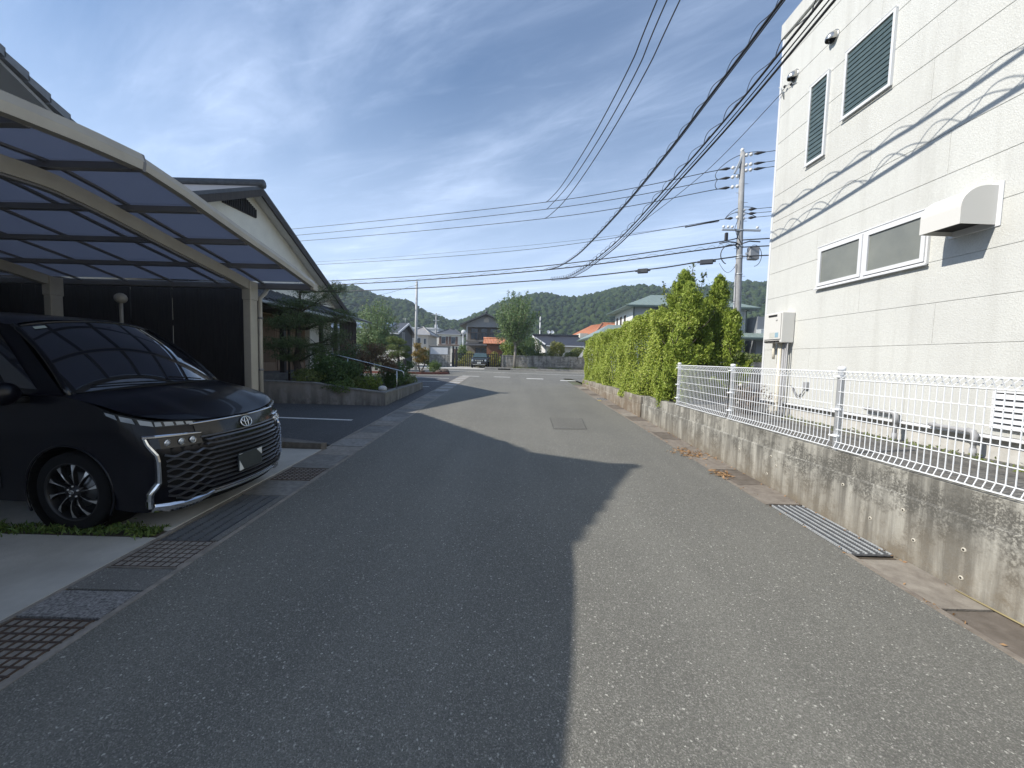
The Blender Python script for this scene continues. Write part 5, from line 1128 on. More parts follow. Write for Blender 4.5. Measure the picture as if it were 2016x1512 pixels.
for xa in (-14.1, -12.25):
    w_ = win_y(t, xa+.45, xa+1.25, 4.1, 5.45, 75, 1)
    for (c0, c1) in ((xa, xa+.44), (xa+1.26, xa+1.70)): b = MB(); b.bbox(c0, c1, 74.9, 74.99, 4.05, 5.5, .01); b.build('shutter', pm('shutter_brown', (.13, .075, .055), rough=.6) if 'shutter_brown' not in MATS else MATS['shutter_brown'], t)
b = MB(); b.bbox(-14.3, -10.3, 74.86, 74.98, 3.78, 3.98, .01); b.build('balcony_ledge', MATS['shutter_brown'], t); b = MB(); b.bbox(-11.3, -10.4, 74.93, 74.99, 1.0, 3.2, .01); b.build('dark_door', MATS['shutter_brown'], t)
# brown gabled two storey house in the middle
M_bwall = pm('grey_brown_boards', (.20, .185, .165), (.16, .145, .13), 3, .8); M_bgab = pm('grey_gable_siding', (.30, .305, .31), (.27, .275, .28), 3, .8)
bh = thing('balcony_house', 'grey brown two storey gabled house with wide balcony behind the small shed', 'house', (-3.3, 54, ZF))
for s_ in (-1, 1): b = MB(); b.prism([(-3.42, 49.2, 7.20), (-3.42, 58, 7.20), (-3.42+s_*3.35, 58, 5.72), (-3.42+s_*3.35, 49.2, 5.72)], (0, 0, -.16)); b.build('roof', M_kawara, bh)
b = MB(); b.sphere((-3.42, 49.3, 7.32), .16, 8, 6, (1, .6, 1)); b.build('ridge_end_tile', M_kawara, bh)
b = MB(); b.tube([(-3.42, 49.25, 7.22), (-3.42, 58, 7.22)], .10, 6); b.build('ridge_cap', M_kawara, bh)
b = MB(); b.prism([(-5.9, 50, 5.5), (-.95, 50, 5.5), (-.95, 50, 5.95), (-3.42, 50, 7.02), (-5.9, 50, 5.95)], (0, 7.5, 0)); b.build('gable_wall', M_bgab, bh)
b = MB(); b.box(-5.9, -.95, 50.9, 57.5, ZF, 5.5); b.build('wall', M_bwall, bh)
b = MB(); b.prism([(-3.75, 49.97, 6.1), (-3.1, 49.97, 6.1), (-3.1, 49.97, 6.5), (-3.42, 49.97, 6.75), (-3.75, 49.97, 6.5)], (0, .02, 0)); b.build('gable_vent', M_beigew, bh)
for (xa, xb, n2) in ((-5.5, -4.5, 1), (-4.2, -3.3, 1), (-3.0, -1.3, 2)): win_y(bh, xa, xb, 3.95, 5.4, 50.9, n2, M_wfb)
b = MB(); b.bbox(-5.95, -.9, 49.7, 50.0, 3.6, 3.86, .02); b.build('balcony_floor', M_bwall, bh)
for x in np.arange(-5.85, -.9, .45): b = MB(); b.box(x-.025, x+.025, 49.78, 49.83, 3.86, 4.75); b.build('baluster', M_wfb, bh)
b = MB(); b.box(-5.95, -.9, 49.76, 49.85, 4.75, 4.82); b.build('balcony_rail', M_wfb, bh)
for x in (-5.85, -.98): b = MB(); b.bbox(x-.07, x+.07, 49.75, 49.9, ZF, 5.55, .01); b.build('corner_post', M_wfr, bh)
b = MB(); b.prism([(-6.1, 48.9, 3.2), (-.8, 48.9, 3.2), (-.8, 50.85, 3.6), (-6.1, 50.85, 3.6)], (0, 0, -.1)); b.build('lower_roof', M_kawara, bh)
win_y(bh, -4.9, -2.6, ZF+.1, 2.9, 50.9, 3, M_wfb)
# shed with orange tiles
M_otile = pm('orange_tile', (.50, .20, .10), (.36, .13, .065), 9, .7, c3=(.52, .30, .20), s3=5)
sh = thing('tiled_shed', 'small red brown shed with orange tiled roof beside the street tree', 'shed', (-2, 43, ZF)); M_shw = pm('red_brown_wall', (.27, .115, .06), (.22, .09, .048), 3, .8)
b = MB(); b.box(-2.95, -1.2, 44.2, 46, ZF, 3.3); b.build('wall', M_shw, sh); corr_roof(sh, (-3.35, 43.9, 3.22), (-.9, 43.9, 3.22), (-.9, 45.2, 3.85), (-3.35, 45.2, 3.85), 14, M_otile)
b = MB(); b.tube([(-3.4, 45.2, 3.9), (-.85, 45.2, 3.9)], .09, 6); b.build('ridge_tiles', M_otile, sh); win_y(sh, -1.62, -1.28, 2.6, 3.15, 44.2, 1, M_wfb)
# dark kawara house with aerial dishes
kh = thing('kawara_house', 'low house with dark ribbed tile roof and white gable behind round shrubs', 'house', (7, 57, ZF)); M_dtile = pm('dark_tile', (.045, .048, .058), (.03, .032, .04), 8, .38)
corr_roof(kh, (3.6, 53, 3.55), (10.2, 53, 3.55), (9.3, 56.5, 5.0), (2.9, 56.5, 5.0), 26, M_dtile); corr_roof(kh, (10.2, 60, 3.55), (3.6, 60, 3.55), (2.9, 56.5, 5.0), (9.3, 56.5, 5.0), 26, M_dtile)
b = MB(); b.bbox(2.8, 9.4, 56.3, 56.7, 4.98, 5.22, .03); b.build('ridge', M_dtile, kh); b = MB(); b.box(4.4, 9.6, 53.8, 59.4, ZF, 3.6); b.build('wall', M_plast, kh)
b = MB(); b.prism([(2.75, 56.5, 4.98), (4.3, 53.0, 3.7), (4.3, 53.0, 3.5), (2.75, 56.5, 4.72)], (.14, .05, 0)); b.build('white_verge', M_trim, kh); b = MB(); b.prism([(3.1, 56.5, 4.8), (4.45, 53.6, 3.55), (4.45, 53.9, ZF), (3.2, 56.5, ZF)], (.1, .02, 0)); b.build('gable_wall', pm('white_plaster', (.62, .62, .60), rough=.8), kh)
b = MB(); b.bbox(4.5, 10.2, 52.9, 53.0, 3.36, 3.5, .01); b.build('eaves_gutter', M_trim, kh)
def dish(loc, r_, label, face=(.2, -1, .5), mast=None, post=M_galv):
    t = thing('satellite_dish', label, 'satellite dish', loc); f_ = Vector(face).normalized(); T = f_.to_track_quat('Z', 'Y').to_matrix().to_4x4(); T.translation = Vector(loc); b = MB()
    b.lathe([(r_*i/6, .28*r_*(i/6)**2) for i in range(7)]+[(r_*.98, .30*r_), (r_*.6, .06*r_), (.001, -.03*r_)], (0, 0, 0), 'z', 20); b.v = [tuple(T @ Vector(p)) for p in b.v]; b.build('dish', M_trim, t)
    b = MB(); b.tube([tuple(T @ Vector((0, -r_*.9, .2*r_))), tuple(T @ Vector((0, -r_*.2, r_*.9)))], .012, 5); b.sphere(tuple(T @ Vector((0, -r_*.2, r_*.9))), .045, 8, 6); b.build('feed_arm', M_galv, t)
    if mast: b = MB(); b.tube([loc, mast], .022, 6); b.build('mast', M_galv, t)
dish((5.0, 55.9, 5.45), .26, 'left one of two small dishes on the dark kawara ridge', mast=(5.05, 56.4, 5.0)); dish((5.55, 55.9, 5.45), .26, 'right one of two small dishes on the dark kawara ridge', mast=(5.45, 56.4, 5.0))
# orange tiled house
oh = thing('orange_roof_house', 'cream house with orange tiled hip roof behind the hedge end', 'house', (14, 63, ZF)); M_ow = pm('cream_wall', (.58, .55, .47), (.54, .51, .44), 2, .8)
b = MB(); b.box(10.3, 19, 60.6, 68, ZF, 5.75); b.build('wall', M_ow, oh); corr_roof(oh, (12.2, 58.6, 5.65), (20, 58.6, 5.65), (18, 63, 7.5), (14.2, 63, 7.5), 22, M_otile, amp=.06); corr_roof(oh, (9.6, 66, 5.65), (12.2, 58.6, 5.65), (14.2, 63, 7.5), (13.2, 66.5, 7.5), 18, M_otile, amp=.06)
b = MB(); b.tube([(12.2, 58.6, 5.72), (14.2, 63, 7.58)], .12, 6); b.build('hip_ridge', M_otile, oh); b = MB(); b.tube([(14.2, 63, 7.58), (18, 63, 7.58)], .12, 6); b.build('hip_ridge', M_otile, oh)
win_y(oh, 10.9, 11.2, 4.6, 5.2, 60.6, 1, M_wfb); win_y(oh, 11.7, 12.6, 4.3, 5.2, 60.6, 1, M_wfb)
# green roofed house
M_green = pm('green_metal_roof', (.25, .31, .275), (.20, .25, .225), 4, .42, metal=.1); M_wht = pm('white_wall_far', (.68, .68, .67), (.63, .63, .62), 2, .8); M_gl = pm('green_grey_tone', (.40, .43, .44), (.36, .39, .40), 2, .8)
gh = thing('green_roof_house', 'two storey white house with green metal roof behind the tall hedge', 'house', (15, 37, ZF))
def metal_hip(par, x0, x1, y0, y1, ze, zr, r0, r1):
    ym = (y0+y1)/2; v = [(x0, y0, ze), (x1, y0, ze), (x1, y1, ze), (x0, y1, ze), (r0, ym, zr), (r1, ym, zr)]; b = MB()
    b.add(v+[(p[0], p[1], ze-.16) for p in v[:4]], [(0, 1, 5, 4), (2, 3, 4, 5), (1, 2, 5), (3, 0, 4), (6, 9, 8, 7), (0, 6, 7, 1), (1, 7, 8, 2), (2, 8, 9, 3), (3, 9, 6, 0)]); r_ = b.build('roof', M_green, par)
    for i in range(1, int((x1-x0)/.45)):   # standing seams on the front slope
        x = x0+.45*i; 
        t = min(1, (x-x0)/(r0-x0)) if x < r0 else min(1, (x1-x)/(x1-r1)) if x > r1 else 1
        b = MB(); b.tube([(x, y0, ze+.012), (x, y0+(ym-y0)*t, ze+(zr-ze)*t+.012)], .016, 4); b.build('seam', M_green, r_)
    b = MB(); b.bbox(x0-.03, x1+.03, y0-.09, y0, ze-.17, ze-.04, .01); b.bbox(x0-.09, x0, y0, y1, ze-.17, ze-.04, .01); b.build('eaves_gutter', pm('dark_gutter', (.07, .10, .09), rough=.5) if 'dark_gutter' not in MATS else MATS['dark_gutter'], r_)
metal_hip(gh, 9.45, 20.6, 33.0, 40.0, 6.35, 7.75, 12.6, 17.3)
b = MB(); b.box(10.15, 19.9, 33.7, 39.4, ZF, 6.28); b.build('wall', M_wht, gh)
b = MB(); b.box(10.16, 19.6, 33.62, 33.69, ZF, 6.2); b.build('front_shade_face', M_gl, gh)  # darker face laid over the white wall to paint its shaded front
for yy in (38.3, 37.0, 35.7): win_x(gh, yy, yy+.42, 4.6, 5.75, 10.15, -1, M_wfb)
win_y(gh, 12.0, 14.4, 4.0, 5.9, 33.62, 2, M_wfb); win_y(gh, 18.2, 18.8, 1.6, 3.0, 33.62, 1)
b = MB(); b.bbox(11.9, 14.6, 33.2, 33.6, 5.75, 6.0, .02); b.build('awning', pm('pinkish_awning', (.35, .20, .19), rough=.7), gh)
for x in (10.2, 19.75): b = MB(); b.tube([(x, 33.55, ZF), (x, 33.55, 6.1), (x-.1 if x < 15 else x+.2, 33.2, 6.25)], .045, 6); b.build('downpipe', MATS['dark_gutter'], gh)
metal_hip(gh, 6.3, 10.6, 30.6, 38.4, 3.55, 4.75, 8.3, 9.4); b = MB(); b.box(6.9, 10.1, 31.3, 38, ZF, 3.45); b.build('lower_wall', M_wht, gh)
metal_hip(gh, 15.5, 21.8, 31.2, 33.4, 3.75, 4.15, 16, 21); b = MB(); b.box(20.4, 26, 33, 40, ZF, 5.6); b.build('side_wing', pm('dim_wing', (.20, .215, .23), rough=.8), gh); b = MB(); b.bbox(20.3, 26.2, 32.3, 33, 3.7, 4.5, .02); b.build('wing_balcony', M_gl, gh)
dish((10.35, 31.5, 5.05), .33, 'dish on a post in front of the green roofed house', face=(-.6, -1, .5), mast=(10.4, 31.7, ZF))
ls = thing('leaning_sheet', 'pale grey sheet leaning against the far wall by the hedge end', 'panel', (6.2, 35.6, ZF+.6)); b = MB(); b.prism([(5.95, 35.6, 1.85), (6.25, 35.6, 1.85), (7.15, 35.9, 3.15), (6.85, 35.9, 3.15)], (0, -.04, 0)); b.build('sheet', pm('grey_sheet', (.42, .43, .43), rough=.6), ls)
bw2 = thing('side_block_wall', 'low grey block wall behind the lot at the side of the pole', 'wall', (11, 18.5, .7))
for r_ in range(5):
    for k in range(14): b = MB(); xa = 9.2+.42*k-(.2 if r_ % 2 else 0); b.bbox(xa+.004, xa+.416, 18.4+RNG.uniform(0, .006), 18.52, .70+.2*r_+.003, .70+.2*(r_+1)-.003, .006); b.build('block', M_blk, bw2)
bush('clipped_bush', 'row of dull bushes on top of the low side block wall', 'bush', (11.2, 19.2, 1.85), (1.6, .6, .35), 3000, .09, L_shrub)

# ------------------------------------------------------------------ street trees and shrubs
def shoot_tree(name, label, base_, h, trunk_h, spread, n_shoot, nleaf, lsize, mat, bark, tr=.10, droop=.7):
    t = thing(name, label, 'tree', base_); bx, by, bz = base_; b = MB()
    b.tube([(bx, by, bz-.1), (bx+.02, by, bz+trunk_h*.5), (bx, by, bz+trunk_h)], [tr*1.25, tr, tr*.85], 9); P = []; 
    for k in range(n_shoot):
        a = 2*math.pi*k*.381966; rr = spread*math.sqrt((k+.5)/n_shoot); e = np.array((bx+rr*math.cos(a), by+rr*math.sin(a), bz+h*(1-.34*(rr/spread)**2.2)*RNG.uniform(.84, 1.03)))
        z0 = bz+trunk_h*RNG.uniform(.75, 1.0); mid = np.array((bx+rr*.62*math.cos(a), by+rr*.62*math.sin(a), z0+(e[2]-z0)*.38)); s0 = np.array((bx, by, z0)); pts = []
        for i in range(9):
            q = i/8; pts.append((1-q)**2*s0+2*q*(1-q)*mid+q*q*e+RNG.normal(size=3)*.02)
        b.tube(pts, list(np.linspace(tr*.35, .006, 9)), 5)
        m_ = int(nleaf/n_shoot); q = RNG.uniform(.16, 1.0, m_); idx = np.minimum((q*8).astype(int), 7); fr_ = (q*8-idx)[:, None]; pa = np.array(pts); c = pa[idx]*(1-fr_)+pa[idx+1]*fr_
        P.append(c+RNG.normal(size=(m_, 3))*np.array((.17, .17, .15))*spread*(1.05-q*.80)[:, None])
    for k in range(int(n_shoot*droop)):   # low drooping inner twigs
        a = RNG.uniform(0, 6.28); rr = spread*RNG.uniform(.4, .95); e = np.array((bx+rr*math.cos(a), by+rr*math.sin(a), bz+trunk_h+h*RNG.uniform(-.02, .25))); pts = limb(b, (bx, by, bz+trunk_h*.95), e, tr*.22, .006, .1, 5); P.append(ell(int(nleaf/n_shoot*.7), e*.8+np.array(pts[3])*.2, (spread*.25,)*3, .1, .4))
    b.build('trunk', bark, t); P = np.vstack(P); nb = (P-np.array((bx, by, bz+trunk_h+.4*h)))/np.array((spread, spread, h*.5)); nb[:, 2] += .5; leaves('crown', P, lsize, mat, t, .6, None, 1, NB=nb); return t
shoot_tree('street_tree', 'green upright street tree standing before the far block wall', (.2, 35.6, ZF+.15), 7.4, 2.5, 2.15, 36, 15000, .125, L_tree, M_barkp, .12, .25)
shoot_tree('corner_tree', 'pale green upright tree left of the concrete pole', (-9.4, 27.0, ZF), 5.2, 1.3, 1.62, 34, 11000, .10, L_tree2, M_bark, .09)
def cloud_pine(name, label, base_, pads, lean_, mat=L_pine, nl=1300, ls=.12):
    t = thing(name, label, 'pine tree', base_); bx, by, bz = base_; b = MB(); zt = max(p[0][2] for p in pads)
    tk = [(bx, by, bz-.1), (bx+lean_*.3, by, bz+.5), (bx-lean_*.2, by, bz+1.1), (bx, by, zt)]; b.tube(tk, [.10, .085, .07, .03], 8)
    for c, r_ in pads: limb(b, (bx, by, min(c[2]-.1, zt)), c, .035, .012, .1, 4)
    b.build('trunk', M_bark, t); P = np.vstack([ell(nl, c, r_, .5, .22) for c, r_ in pads]); leaves('crown', P, ls, mat, t, .12, np.tile([0, 0, .9], (len(P), 1)), 1, bend=.1)
L_pine2 = leafm('sunny_pine_needles', (.11, .155, .048), (.19, .235, .075), trans=.2)
cloud_pine('round_pine', 'small round headed pine in the kerbed bed near the concrete pole', (-7.0, 24.0, ZF+.1), [((-7.35, 24, 2.6), (.33, .33, .22)), ((-6.85, 23.9, 2.45), (.35, .35, .2)), ((-7.3, 23.8, 2.1), (.42, .4, .22)), ((-6.6, 24, 2.05), (.38, .4, .22)), ((-6.95, 23.7, 1.75), (.5, .45, .2)), ((-7.35, 24, 1.6), (.32, .35, .16)), ((-6.55, 24, 1.65), (.3, .35, .16))], .1, L_pine2)
bush('dark_round_bush', 'dark round bush at the foot of the round pine', 'bush', (-6.45, 23.9, 1.05), (.5, .45, .38), 2200, .07, L_dark)
bush('left_low_bush', 'dark low bush left of the round pine trunk', 'bush', (-8.0, 24.2, 1.05), (.5, .4, .3), 1600, .07, L_dark)
bush('square_bush', 'green clipped bush at the right end of the kerbed bed', 'bush', (-4.75, 23.9, 1.0), (.45, .35, .32), 2200, .06, L_mid)
ob_ = thing('orange_leaf_shrub', 'thin shrub with orange and green leaves beside the concrete pole', 'shrub', (-5.85, 25, ZF+.1)); b = MB(); cl = [((-6.1, 25, 2.25), (.28, .28, .2)), ((-5.75, 25, 2.0), (.33, .3, .22)), ((-6.15, 25, 1.75), (.3, .3, .16)), ((-5.6, 25, 1.55), (.38, .3, .22)), ((-5.95, 25, 1.35), (.35, .3, .16))]
for c, r_ in cl: limb(b, (-5.85+RNG.uniform(-.08, .08), 25, ZF), c, .03, .008, .14, 5)
b.build('trunk', M_bark, ob_); leaves('crown', np.vstack([ell(420, c, r_, .2, .4) for c, r_ in cl]), .085, L_orng, ob_, .6)
rb = thing('kerbed_bed', 'planting bed edged with red brown kerb stones at the street corner', 'planting bed', (-5.6, 23.7, ZF)); M_redk = pm('red_kerb', (.20, .075, .055), (.15, .055, .04), 8, .85)
ed = [(-8.6, 22.5), (-7.5, 22.35), (-6.4, 22.35), (-5.2, 22.5), (-4.2, 22.75), (-3.85, 23.3), (-4.3, 24.6)]
for (p, q) in zip(ed[:-1], ed[1:]):
    p = Vector((*p, 0)); q = Vector((*q, 0)); k = max(1, round((q-p).length/.5))
    for i in range(k):
        a = p.lerp(q, i/k+.01); c = p.lerp(q, (i+1)/k-.01); d = (c-a).normalized(); s_ = Vector((-d.y, d.x, 0))*.07; b = MB(); z0 = ZF-.05; b.prism([a-s_+Vector((0, 0, z0)), c-s_+Vector((0, 0, z0)), c+s_+Vector((0, 0, z0)), a+s_+Vector((0, 0, z0))], (0, 0, .17+RNG.uniform(-.01, .01))); b.build('kerb_stone', M_redk, rb)
b = MB(); b.prism([(*p, ZF-.05) for p in ed], (0, 0, .12)); b.build('bed_soil', M_soil, rb)
for i, (x, y, r_, lb) in enumerate([(-4.1, 23.5, .26, 'dark boulder at the right tip of the kerbed bed'), (-4.35, 23.2, .18, 'smaller dark boulder beside the clipped square bush'), (-5.35, 23.3, .13, 'small dark stone under the orange leaved shrub'), (-6.6, 23.2, .15, 'small dark stone before the dark round bush')]):
    b = MB(); b.sphere((x, y, ZF+.12), r_, 9, 6, (1.3, 1, .7)); b.v = [tuple(np.array(p)+RNG.normal(size=3)*.02) for p in b.v]; top('boulder', lb, 'boulder', b, MATS['bark'], group='boulders in the kerbed bed')
b = MB(); b.bbox(-6.42, -6.27, 23.0, 23.15, ZF, 1.42, .01); top('bollard', 'short black post standing in the kerbed bed', 'post', b, M_iron)
for c, r_, mt, lb in [((-.35, 38.2, 2.3), (.95, .9, 1.15), L_bright, 'bright yellow green round shrub left of the street tree trunk'), ((1.6, 38.3, 2.35), (1.2, 1.0, 1.25), L_mid, 'dark green round shrub right of the street tree trunk'), ((4.3, 38.2, 2.45), (.85, .8, 1.0), L_yel, 'lone round shrub above the far block wall'), ((6.6, 38.6, 2.2), (1.0, .8, .8), L_shrub, 'olive shrub at the right end of the far block wall'), ((5.6, 37.4, 1.9), (.8, .5, .5), L_shrub, 'low grey green shrub behind the leaning grey sheet'), ((3.0, 37.4, 1.75), (.6, .5, .45), L_shrub, 'low shrub between the two round shrubs')]:
    bush('round_shrub', lb, 'shrub', c, r_, int(3600*r_[0]*r_[2]+900), .12, mt, None, .6, .28)
bush('gate_shrub', 'leafy shrub left of the balcony house at the street lamp', 'shrub', (-5.9, 46, 2.0), (.7, .6, 1.2), 2200, .14, L_mid)
bush('lot_shrub', 'wild green bushes between the notice board and the houses', 'shrub', (-9.6, 44, 1.5), (1.5, 1, .9), 3000, .14, L_yel)

# ------------------------------------------------------------------ hedge and conifers behind the block wall
L_hedge = leafm('hedge_leaves', (.20, .275, .038), (.36, .42, .068), (.58, .56, .22), trans=.2)
L_conif = leafm('conifer_sprays', (.20, .285, .038), (.34, .41, .066), (.46, .48, .13), trans=.2)
def lumpy(n, x0, x1, y0, y1, z0, ztop, fr=1):
    """points near the front face and top of a clipped but uneven hedge"""
    y = RNG.uniform(y0, y1, n); zt = ztop(y); side = RNG.random(n) < .74; z = np.where(side, z0+(zt-z0)*RNG.random(n), zt); bulge = .10*np.sin(y*2.1+1)+.07*np.sin(y*5.3+z*3)+.07*np.sin(z*4.4+y*1.3)
    x = np.where(side, x0+bulge*.8-.02, RNG.uniform(x0, x1, n)); d = np.abs(RNG.normal(size=n))*.065; x = np.where(side, x+d+.03*np.sin(z*9), x); z = np.where(side, z, z-d+.07*np.sin(y*6.1)+.05*np.sin(x*9+y*3)); return np.stack([x, y, z], 1)
hd = thing('hedge', 'long yellow green clipped hedge above the low block wall', 'hedge', (3.7, 13, .75))
zt = lambda y: np.interp(y, [8.2, 9.3, 10.2, 11.5, 13, 15.5, 17.5], [2.25, 2.75, 2.80, 2.66, 2.60, 2.60, 2.42])
P1 = lumpy(90000, 3.22, 4.2, 8.9, 17.4, .62, zt); P1 = np.vstack([P1, lumpy(20000, 3.42, 4.2, 8.9, 17.3, .62, lambda y: zt(y)-.18)]); P2 = np.stack([3.25+.9*RNG.random(2500), 17.42-np.abs(RNG.normal(size=2500))*.1, .65+1.75*RNG.random(2500)], 1); leaves('foliage', np.vstack([P1, P2]), .047, L_hedge, hd, .55, NB=np.array([-.85, -.1, .6]))
b = MB()
for y in np.arange(8.9, 17.4, .5):
    for k in range(3): limb(b, (3.6+RNG.uniform(-.1, .1), y, .7), (3.45+RNG.uniform(-.15, .4), y+RNG.uniform(-.3, .3), zt(np.array([y]))[0]-.2), .03, .008, .06, 5)
b.build('stems', M_bark, hd)
# upright feathery conifers: sprays pointing up and outwards
def conifer(label, c, h, r_, n, tiers=1.0, lsz=.115, low=None, mat=None):
    t = thing('conifer', label, 'conifer', c); bx, by, bz = c; P = []; D = []; NBL = []
    nt_ = int(46*h*r_); k = 0
    for i in range(nt_):
        q = RNG.random()**.85; z = h*q; a = RNG.uniform(0, 6.283); rr = r_*(1-q**1.7)**.75*RNG.uniform(.62, 1.08)*(.75+.25*min(1, q/.15)); tip = np.array((bx+rr*math.cos(a), by+rr*math.sin(a), bz+z+.12)); m_ = int(1.6*n/nt_); t_ = RNG.random(m_)
        dr = np.array((math.cos(a)*.55, math.sin(a)*.55, 1.0)); dr /= np.linalg.norm(dr); L = .34*RNG.uniform(.7, 1.3); wd = .075*(1-t_*.75)[:, None]; NBL.append(np.tile((math.cos(a), math.sin(a), .45), (m_, 1))); P.append(tip+dr*((t_-.75)*L)[:, None]+RNG.normal(size=(m_, 3))*wd); D.append(np.tile(dr*1.7, (m_, 1)))
    P = np.vstack(P); D = np.vstack(D); kp = P[:, 2] > bz+.02; leaves('foliage', P[kp], lsz*.55, mat or L_conif, t, .30, D[kp], 1.0, bend=.15, NB=np.vstack(NBL)[kp])
    b = MB(); b.tube([(bx, by, bz-.05), (bx+.02, by, bz+h*.5), (bx, by, bz+h*.93)], [.06, .04, .012], 7)
    for i in range(14): a = RNG.uniform(0, 6.28); z = bz+h*RNG.uniform(.1, .75); limb(b, (bx, by, z), (bx+r_*.7*math.cos(a), by+r_*.7*math.sin(a), z+.35), .016, .004, .08, 3)
    b.build('trunk', M_bark, t); return t
conifer('conifer spilling over the wall at the end of the mesh fence', (3.52, 8.35, .62), 1.75, .48, 13000)
conifer('bushy conifer rising behind the near end of the hedge', (4.15, 9.35, .75), 2.55, .72, 19000)
conifer('tallest pointed conifer close to the utility pole', (5.1, 9.85, .75), 2.85, .55, 16000)
conifer('broad conifer between the hedge and the tallest conifer', (4.5, 10.5, .75), 3.1, .98, 26000)
conifer('short conifer at the right side of the group behind the fence', (5.0, 9.0, .75), 1.9, .42, 10000)
conifer('low bushy conifer filling the gap below the tallest conifer', (4.75, 9.75, .75), 2.3, .7, 16000)
tl = shoot_tree('loose_tree', 'loose leaved tree poking up behind the conifers', (5.3, 12.2, .75), 3.9, 1.4, .95, 20, 5200, .085, L_shrub, M_bark, .06)
# forest hills
M_forest = pm('forest_crowns', (.030, .050, .022), (.055, .080, .032), .09, .95, 1.0, 1.1, c3=(.020, .036, .018), s3=.03)
HX = [-420, -330, -260, -200, -178, -158, -140, -113, -95, -81, -58, -48, -36, -22, 0, 19, 30, 42, 55, 69, 83, 94, 115, 133, 150, 175, 215, 226, 250, 330, 420]
HZ = [52, 64, 70, 66, 58, 56, 56, 48, 45, 37, 30.5, 30, 34, 40, 50, 55, 55, 51, 50, 55, 60, 62, 62, 60, 61, 64, 69, 70, 66, 54, 40]
def hill_z(x, y):
    u = x/y*350; ridge = np.interp(u, HX, HZ); t = np.clip((y-150)/(350-150), 0, 1); z = ridge*(t*t*(3-2*t))**.9*(1+.06*np.sin(u*.09+y*.03)*np.sin(3.14*t)); return np.where(y > 350, ridge*np.clip(1-(y-350)/260, 0, 1)**.8, z)
b = MB(); us = np.linspace(-1.6, 1.6, 91); rs = list(np.linspace(150, 350, 22))+[380, 430, 500, 610]; vs = []
for y in rs:
    for u in us: vs.append((u*y, y, float(hill_z(np.array(u*y), np.array(y)))-.6+ZF))
b.add(vs, [(j*91+i, j*91+i+1, (j+1)*91+i+1, (j+1)*91+i) for j in range(len(rs)-1) for i in range(90)], True); struct('hills', b, M_forest)
ico = bmesh.new(); bmesh.ops.create_icosphere(ico, subdivisions=1, radius=1); IV = np.array([v.co[:] for v in ico.verts]); IF = np.array([[v.index for v in f.verts] for f in ico.faces]); ico.free()
NC = 17000; yy = 160+190*RNG.random(NC)**.75; uu = RNG.uniform(-.72, .80, NC); xx = uu*yy; yy[:2600] = 335+18*RNG.random(2600); xx[:2600] = uu[:2600]*yy[:2600]
zz = hill_z(xx, yy)+ZF; rad = RNG.choice([.8, 1.2, 1.6, 2.1, 2.7], NC, p=[.22, .28, .25, .17, .08])*RNG.uniform(.85, 1.15, NC)*np.interp(yy, [160, 350], [.8, 1.1]); nv = len(IV)
V = np.empty((NC, nv, 3)); ns_ = RNG.uniform(.68, 1.25, (NC, nv, 1)); V[:] = IV[None]*ns_*rad[:, None, None]*np.array((1, 1, .95)); V += np.stack([xx, yy, zz+rad*.45], 1)[:, None, :]
F = (IF[None]+(np.arange(NC)*nv)[:, None, None]).reshape(-1, 3)
me = bpy.data.meshes.new('forest'); me.vertices.add(NC*nv); me.vertices.foreach_set('co', V.ravel()); me.loops.add(len(F)*3); me.loops.foreach_set('vertex_index', F.ravel()); me.polygons.add(len(F)); me.polygons.foreach_set('loop_start', np.arange(0, len(F)*3, 3)); me.polygons.foreach_set('loop_total', np.full(len(F), 3)); me.update(calc_edges=True)
L_for = bpy.data.materials.new('forest_leaves'); L_for.use_nodes = True; t_ = L_for.node_tree; b_ = t_.nodes['Principled BSDF']; g_ = N(t_, 'ShaderNodeNewGeometry'); rp = N(t_, 'ShaderNodeValToRGB'); t_.links.new(g_.outputs['Random Per Island'], rp.inputs[0]); rp.color_ramp.elements[0].color = (.018, .036, .013, 1); rp.color_ramp.elements[1].color = (.046, .068, .022, 1); t_.links.new(rp.outputs[0], b_.inputs['Base Color']); b_.inputs['Roughness'].default_value = .95; b_.inputs['Specular IOR Level'].default_value = .1
nz_ = N(t_, 'ShaderNodeTexNoise', Scale=1.6, Detail=4); t_.links.new(g_.outputs['Position'], nz_.inputs['Vector']); bp_2 = N(t_, 'ShaderNodeBump', Strength=1, Distance=.6); t_.links.new(nz_.outputs['Fac'], bp_2.inputs['Height']); t_.links.new(bp_2.outputs[0], b_.inputs['Normal'])
me.materials.append(L_for); fo = bpy.data.objects.new('forest', me); COL.objects.link(fo); tag(fo, 'dense green broadleaf forest covering the distant hills', 'forest', kind='stuff')
